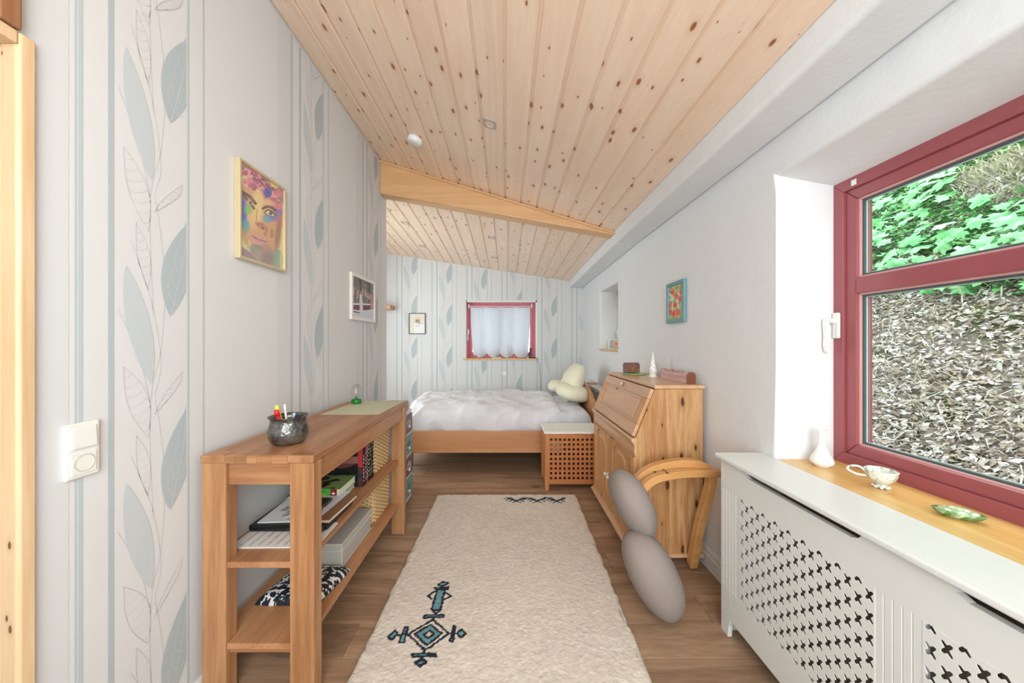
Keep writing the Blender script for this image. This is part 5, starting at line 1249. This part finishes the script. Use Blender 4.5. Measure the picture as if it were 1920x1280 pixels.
K.ell(330, 760, 55, 30, rgb(190, 110, 90), .5, .6, .9); K.ell(300, 745, 14, 8, rgb(110, 60, 50), .4); K.ell(350, 790, 18, 10, rgb(110, 60, 50), .4); K.seg([(290, 600), (285, 700), (275, 740)], 6, rgb(190, 140, 90), .8)
K.poly([(240, 860), (290, 855), (330, 880), (385, 920), (380, 950), (320, 955), (270, 920)], rgb(214, 150, 160)); K.seg([(240, 865), (300, 900), (385, 925)], 5, rgb(130, 70, 80)); K.ell(300, 970, 60, 16, rgb(140, 110, 100), .3, .8, .8)
K.ell(260, 1000, 60, 40, rgb(120, 150, 130), .4, .8, .6); K.ell(380, 1000, 60, 60, rgb(170, 130, 120), 0, .8, .6)
for (x, y) in ((375, 840), (440, 820), (385, 800), (440, 860)): K.ell(x, y, 22, 32, rgb(200, 150, 90), 0, .3, .8); K.ell(x, y, 14, 22, rgb(150, 110, 80), 0, .3, .6)
for k in range(70):
    t_ = rr.random(); x = 125+400*t_; y = 190+300*t_+rr.gauss(0, 45)+20; r = rr.uniform(14, 30)
    K.ell(x, y, r, r*1.2, rr.choice([rgb(222, 130, 150), rgb(236, 160, 170), rgb(200, 90, 130), rgb(226, 110, 140), rgb(170, 90, 110)]), rr.random()*3, .3)
for k in range(26):
    t_ = rr.random(); x = 240+240*t_; y = 250+190*t_+rr.gauss(0, 30); K.seg([(x, y), (x+rr.uniform(-20, 20), y+rr.uniform(-25, 25))], 5, rgb(90, 50, 70))
for k in range(9): a = k*.7; K.ell(400+24*math.cos(a), 430+36*math.sin(a), 18, 26, rgb(70, 80, 170), a, .3)
K.ell(400, 430, 12, 14, rgb(40, 40, 110))
pf = thing('framed_portrait', 'gold framed colourful portrait of a face with pink flowers on the left wall', 'picture', (XL, (Y0+Y1)/2, (Z0+Z1)/2))
goldf = plain('champagne_gold', rgb(214, 198, 160), .3, .03, Metallic=.3)
ring(MB(), 'X', Y0-.009, Y1+.009, Z0-.011, Z1+.011, .011, XL+.001, XL+.027).build('frame', goldf, pf, bevel=.0015)
MB().box(XL+.001, XL+.016, Y0, Y1, Z0, Z1).build('backing', plain('backing_board', rgb(120, 100, 70), .8), pf)
K.ell(505, 850, 30, 170, rgb(150, 104, 84), .1, .8, .8); K.ell(170, 880, 26, 90, rgb(170, 120, 90), -.3, .8, .7); K.ell(400, 1090, 70, 60, rgb(130, 112, 112), 0, .8, .7); K.ell(370, 520, 120, 30, rgb(240, 206, 150), .3, .8, .6)
K.C = K.C*.8+.2*np.array(rgb(205, 200, 200)[:3])  # pale grey veil mixed into the print for the glass reflection
K.mesh('portrait_print', lambda u, v: (XL+.0185, Y0+.002+(Y1-Y0-.004)*u, Z1+(Z0-Z1)*v), pf, M['vgloss'])
# dancers
Y0, Y1, Z0, Z1 = F*.0039, F*.00452, 1.495, 1.797
def mp(u, v):
    y = Y0+(Y1-Y0)*u; z = Z1+(Z0-Z1)*v; s = y/F; return (950-1.125/s-640)*9.85, (643-(z-1.3)/s-490)*9.85
cx_, cy_ = gridc(100, 80, mp); K = Canvas(100, 80, cx_, cy_, rgb(122, 112, 112)); rr = random.Random(2)
for k in range(60): K.ell(rr.uniform(180, 610), rr.uniform(230, 760), 30, 24, rgb(*[rr.randint(96, 150)]*3), 0, .6, .5)
K.poly([(330, 310), (380, 330), (385, 540), (350, 540)], rgb(70, 76, 78)); K.poly([(480, 380), (550, 400), (540, 640), (500, 640)], rgb(84, 76, 80))
K.poly([(170, 900), (620, 900), (620, 1100), (170, 1030)], rgb(206, 212, 226)); K.poly([(170, 800), (615, 820), (615, 890), (440, 905), (300, 900), (170, 870)], rgb(96, 50, 66))
for k in range(18): K.ell(rr.uniform(190, 600), rr.uniform(820, 880), 10, 16, rgb(160, 60, 70), 0, .5, .7)
K.poly([(170, 765), (615, 785), (615, 808), (170, 798)], rgb(222, 230, 236)); K.seg([(170, 885), (300, 910), (450, 910), (615, 892)], 8, rgb(230, 234, 238)); K.seg([(180, 900), (280, 935), (350, 945)], 9, rgb(40, 36, 40))
K.poly([(345, 610), (385, 600), (400, 760), (412, 960), (345, 950)], rgb(222, 216, 212)); K.ell(366, 580, 10, 16, rgb(200, 160, 140))
for x, y, l in ((245, 550, 110), (300, 620, 100), (315, 560, 60), (400, 570, 80), (440, 580, 90), (470, 620, 60), (505, 640, 80), (570, 700, 130), (540, 650, 60)): K.seg([(x, y-l*.6), (x+rr.uniform(-12, 12), y), (x+rr.uniform(-10, 10), y+l*.6)], 9, rgb(206, 170, 158))
K.poly([(545, 690), (590, 690), (600, 885), (545, 885)], rgb(196, 140, 124)); K.poly([(505, 700), (545, 700), (545, 780), (505, 780)], rgb(84, 90, 120))
pf = thing('framed_photo', 'white framed photograph of stage dancers on the left wall', 'picture', (XL, (Y0+Y1)/2, 1.65))
ring(MB(), 'X', Y0-.024, Y1+.028, Z0-.022, Z1+.022, .025, XL+.001, XL+.02).build('frame', plain('white_frame', rgb(236, 232, 222), .4), pf, bevel=.0015)
MB().box(XL+.001, XL+.01, Y0-.01, Y1+.01, Z0-.01, Z1+.01).build('backing', M['trimwhite'], pf)
K.mesh('photo_print', lambda u, v: (XL+.012, Y0+(Y1-Y0)*u, Z1+(Z0-Z1)*v), pf, M['vgloss'])
# roses (right wall)
Y0, Y1, Z0, Z1 = F*.00353, F*.00381, 1.462, 1.700
def mp(u, v):
    y = Y1+(Y0-Y1)*u; z = Z1+(Z0-Z1)*v; s = y/F; return (950+1.158/s-1230)*11.64, (643-(z-1.3)/s-510)*11.64
cx_, cy_ = gridc(90, 80, mp); K = Canvas(90, 80, cx_, cy_, rgb(186, 190, 120)); rr = random.Random(8)
for k in range(260): K.ell(rr.uniform(240, 590), rr.uniform(220, 1070), rr.uniform(8, 22), rr.uniform(8, 26), rr.choice([rgb(150, 170, 90), rgb(214, 206, 150), rgb(96, 130, 76), rgb(200, 214, 200), rgb(222, 214, 160), rgb(120, 100, 70)]), rr.random()*3, .4, .8)
for x, y in ((300, 490), (270, 600), (460, 640), (350, 580), (480, 480), (470, 740)): K.ell(x, y, 24, 40, rgb(206, 224, 222), 0, .5)
K.seg([(335, 520), (345, 860)], 7, rgb(232, 226, 190)); K.seg([(335, 660), (400, 590)], 5, rgb(70, 110, 60))
for x, y in ((345, 435), (430, 520), (545, 440), (520, 590), (285, 720), (400, 720), (300, 860), (380, 910), (460, 880)):
    K.ell(x, y, 44, 66, rgb(226, 96, 84), 0, .2)
    for q in range(7): a = rr.random()*6.3; K.ell(x+20*math.cos(a), y+30*math.sin(a), 15, 20, rr.choice([rgb(240, 140, 120), rgb(206, 60, 66), rgb(236, 116, 100)]), a, .4)
    K.ell(x, y, 12, 16, rgb(170, 40, 50), 0, .4)
pf = thing('rose_painting', 'teal framed painting of red roses on the white right wall', 'picture', (XR, (Y0+Y1)/2, 1.58))
ring(MB(), 'X', Y0-.038, Y1+.026, Z0-.022, Z1+.022, .026, XR-.024, XR-.001).build('frame', plain('teal_frame', rgb(112, 154, 162), .4, .06), pf, bevel=.003)
MB().box(XR-.010, XR-.001, Y0-.02, Y1+.01, Z0-.006, Z1+.006).build('backing', plain('dark_backing', rgb(40, 40, 36), .8), pf)
MB().tube([(XR-.004, (Y0+Y1)/2, Z1+.02), (XR-.004, (Y0+Y1)/2, Z1+.034)], .002, 6).build('hanger', M['steel'], pf)
K.mesh('painted_canvas', lambda u, v: (XR-.013, Y1+(Y0-Y1)*u, Z1+(Z0-Z1)*v), pf, M['vcol'])
# etching (back wall)
X0, X1, Z0, Z1 = -1.492, -1.255, 1.448, 1.75
cx_, cy_ = gridc(60, 70, lambda u, v: (250+590*u, 265+725*v)); K = Canvas(60, 70, cx_, cy_, rgb(224, 218, 204)); rr = random.Random(4)
K.ell(570, 500, 120, 110, rgb(214, 192, 172), 0, .7, .8); K.poly([(490, 480), (550, 470), (550, 560), (490, 560)], rgb(160, 136, 120)); K.poly([(560, 470), (630, 480), (640, 600), (560, 590)], rgb(170, 140, 124))
K.seg([(420, 560), (560, 590), (680, 620)], 10, rgb(140, 130, 120)); K.seg([(515, 500), (515, 550)], 7, rgb(90, 76, 66)); K.seg([(600, 500), (600, 560)], 7, rgb(120, 84, 70)); K.poly([(430, 590), (830, 680), (830, 990), (430, 990)], rgb(232, 232, 230)); K.poly([(480, 650), (650, 660), (650, 760), (480, 760)], rgb(216, 218, 220))
pf = thing('small_etching', 'small thin dark framed etching on the wallpapered back wall', 'picture', ((X0+X1)/2, YB, 1.6))
ring(MB(), 'Y', X0-.010, X1+.010, Z0-.010, Z1+.010, .011, YB-.02, YB-.002).build('frame', plain('dark_bronze_frame', rgb(96, 84, 72), .4), pf)
MB().box(X0, X1, YB-.008, YB-.002, Z0, Z1).build('backing', M['trimwhite'], pf)
K.mesh('etching_print', lambda u, v: (X0+(X1-X0)*u, YB-.0095, Z1+(Z0-Z1)*v), pf, M['vcol'])
# photo in niche
y = NY1-.13
pf = thing('small_photo_frame', 'small white standing photo frame in the far window niche', 'photo frame', (1.31, y, NZ0+.016))
MB().hexa([(1.235, y, NZ0+.016), (1.395, y-.01, NZ0+.016), (1.395, y, NZ0+.016), (1.235, y+.01, NZ0+.016), (1.25, y+.02, NZ0+.14), (1.395, y+.02, NZ0+.14), (1.395, y+.03, NZ0+.14), (1.25, y+.03, NZ0+.14)]).build('frame', M['trimwhite'], pf, bevel=.001)
m = MB()
for i in range(24):
    for j in range(16):
        u, v_ = (i+.5)/24, (j+.5)/16; d = math.hypot((u-.6)/.28, (v_-.45)/.42); m.col = rgb(214, 130, 110) if d < .6 else (rgb(236, 196, 150) if d < 1 else rgb(178, 176, 184))
        f = lambda a, b: (1.262+.118*a+.006*b, y-.011+.018*b-.005*a, NZ0+.038+.085*b)
        m.quad(f(i/24, j/16), f((i+1)/24, j/16), f((i+1)/24, (j+1)/16), f(i/24, (j+1)/16))
m.build('photo_print', M['vgloss'], pf, cols=True, fixn=False)
# ================================================================== CEILING FITTINGS
def downlight(x, y, z, slope, lab):
    o = thing('recessed_spotlight', lab, 'ceiling light', (x, y, z), 'square recessed ceiling spotlights')
    hs = .04; m = MB(); n = 24; a = math.atan(slope)
    P = lambda u, v, h: (x+u*math.cos(a)+h*math.sin(a), y+v, z-u*math.sin(a)-.0+h*math.cos(a))
    vs = []; 
    for k in range(n):
        t_ = 2*math.pi*(k+.5)/n; c_, s_ = math.cos(t_), math.sin(t_); q = 1/max(abs(c_), abs(s_)); vs.append(P(hs*c_*q, hs*s_*q, -.004))
    for r, h in ((.030, -.004), (.027, .004), (.019, .008)):
        for k in range(n): t_ = 2*math.pi*(k+.5)/n; vs.append(P(r*math.cos(t_), r*math.sin(t_), h))
    for k in range(n):
        t_ = 2*math.pi*(k+.5)/n; c_, s_ = math.cos(t_), math.sin(t_); q = 1/max(abs(c_), abs(s_)); vs.append(P(hs*c_*q, hs*s_*q, .002))
    fs = [(j*n+k, j*n+(k+1) % n, (j+1)*n+(k+1) % n, (j+1)*n+k) for j in range(3) for k in range(n)]+[(k, (k+1) % n, 4*n+(k+1) % n, 4*n+k) for k in range(n)]
    m.add(vs, fs).build('square_bezel', M['bezel'], o)
    m = MB(); m.add([P(.019*math.cos(2*math.pi*k/n), .019*math.sin(2*math.pi*k/n), .006) for k in range(n)]+[P(0, 0, .001)], [(k, (k+1) % n, n) for k in range(n)])
    m.build('lamp_glass', plain('lamp_face', rgb(226, 222, 210), .15), o, smooth=True)
downlight(-.103, 2.065, zf(-.103), .305, 'square silver recessed spotlight near the middle of the front ceiling slope')
zb_ = lambda x, y: zn(x)+(zk(x)-zn(x))*(y-3.2)/(YB-3.2)
for x, y, lab in ((-1.13, 3.80, 'recessed spotlight at the left in the back ceiling, the nearer of that side'), (-1.136, 4.58, 'recessed spotlight at the left in the back ceiling, the farther of that side'), (-.17, 3.80, 'recessed spotlight right of centre in the back ceiling, nearer the beam'), (-.165, 4.58, 'recessed spotlight right of centre in the back ceiling, nearer the back window')):
    downlight(x, y, zb_(x, y), .165, lab)
x, y = -.669, 2.505; a = math.atan(.305); z = zf(x)
sm = thing('smoke_detector', 'round white smoke detector on the left of the front ceiling slope', 'smoke detector', (x, y, z))
o = MB().lathe([(0, .002), (.053, .002), (.055, -.006), (.054, -.026), (.048, -.034), (.03, -.038), (0, -.038)], (0, 0, 0), 36, cap=False).build('detector_body', M['white'], sm, smooth=True); o.location = (0, 0, 0); o.data.transform(Matrix.Translation(-(Vector((0, 0, 0))-Vector((x, y, z))) if 0 else Matrix.Identity(4).to_translation()))
me = o.data; me.transform(Matrix.Translation((x, y, z))); me.transform(Matrix.Rotation(a, 4, 'Y'))
o = MB().lathe([(.006, -.037), (.006, -.040), (0, -.040)], (0, 0, 0), 12, cap=False).build('test_button', plain('grey_button', rgb(200, 200, 200), .4), sm); o.data.transform(Matrix.Translation((x, y, z))); o.data.transform(Matrix.Rotation(a, 4, 'Y'))
# wood rail end in the alcove
tag(MB().box(-2.5, -1.72, YB-.20, YB, 1.805, 1.865).build('wall_shelf', M['bedwood'], bevel=.004, org=(-2.0, YB-.1, 1.8)), 'pale wooden shelf end showing beside the left wall in the far alcove', 'shelf')
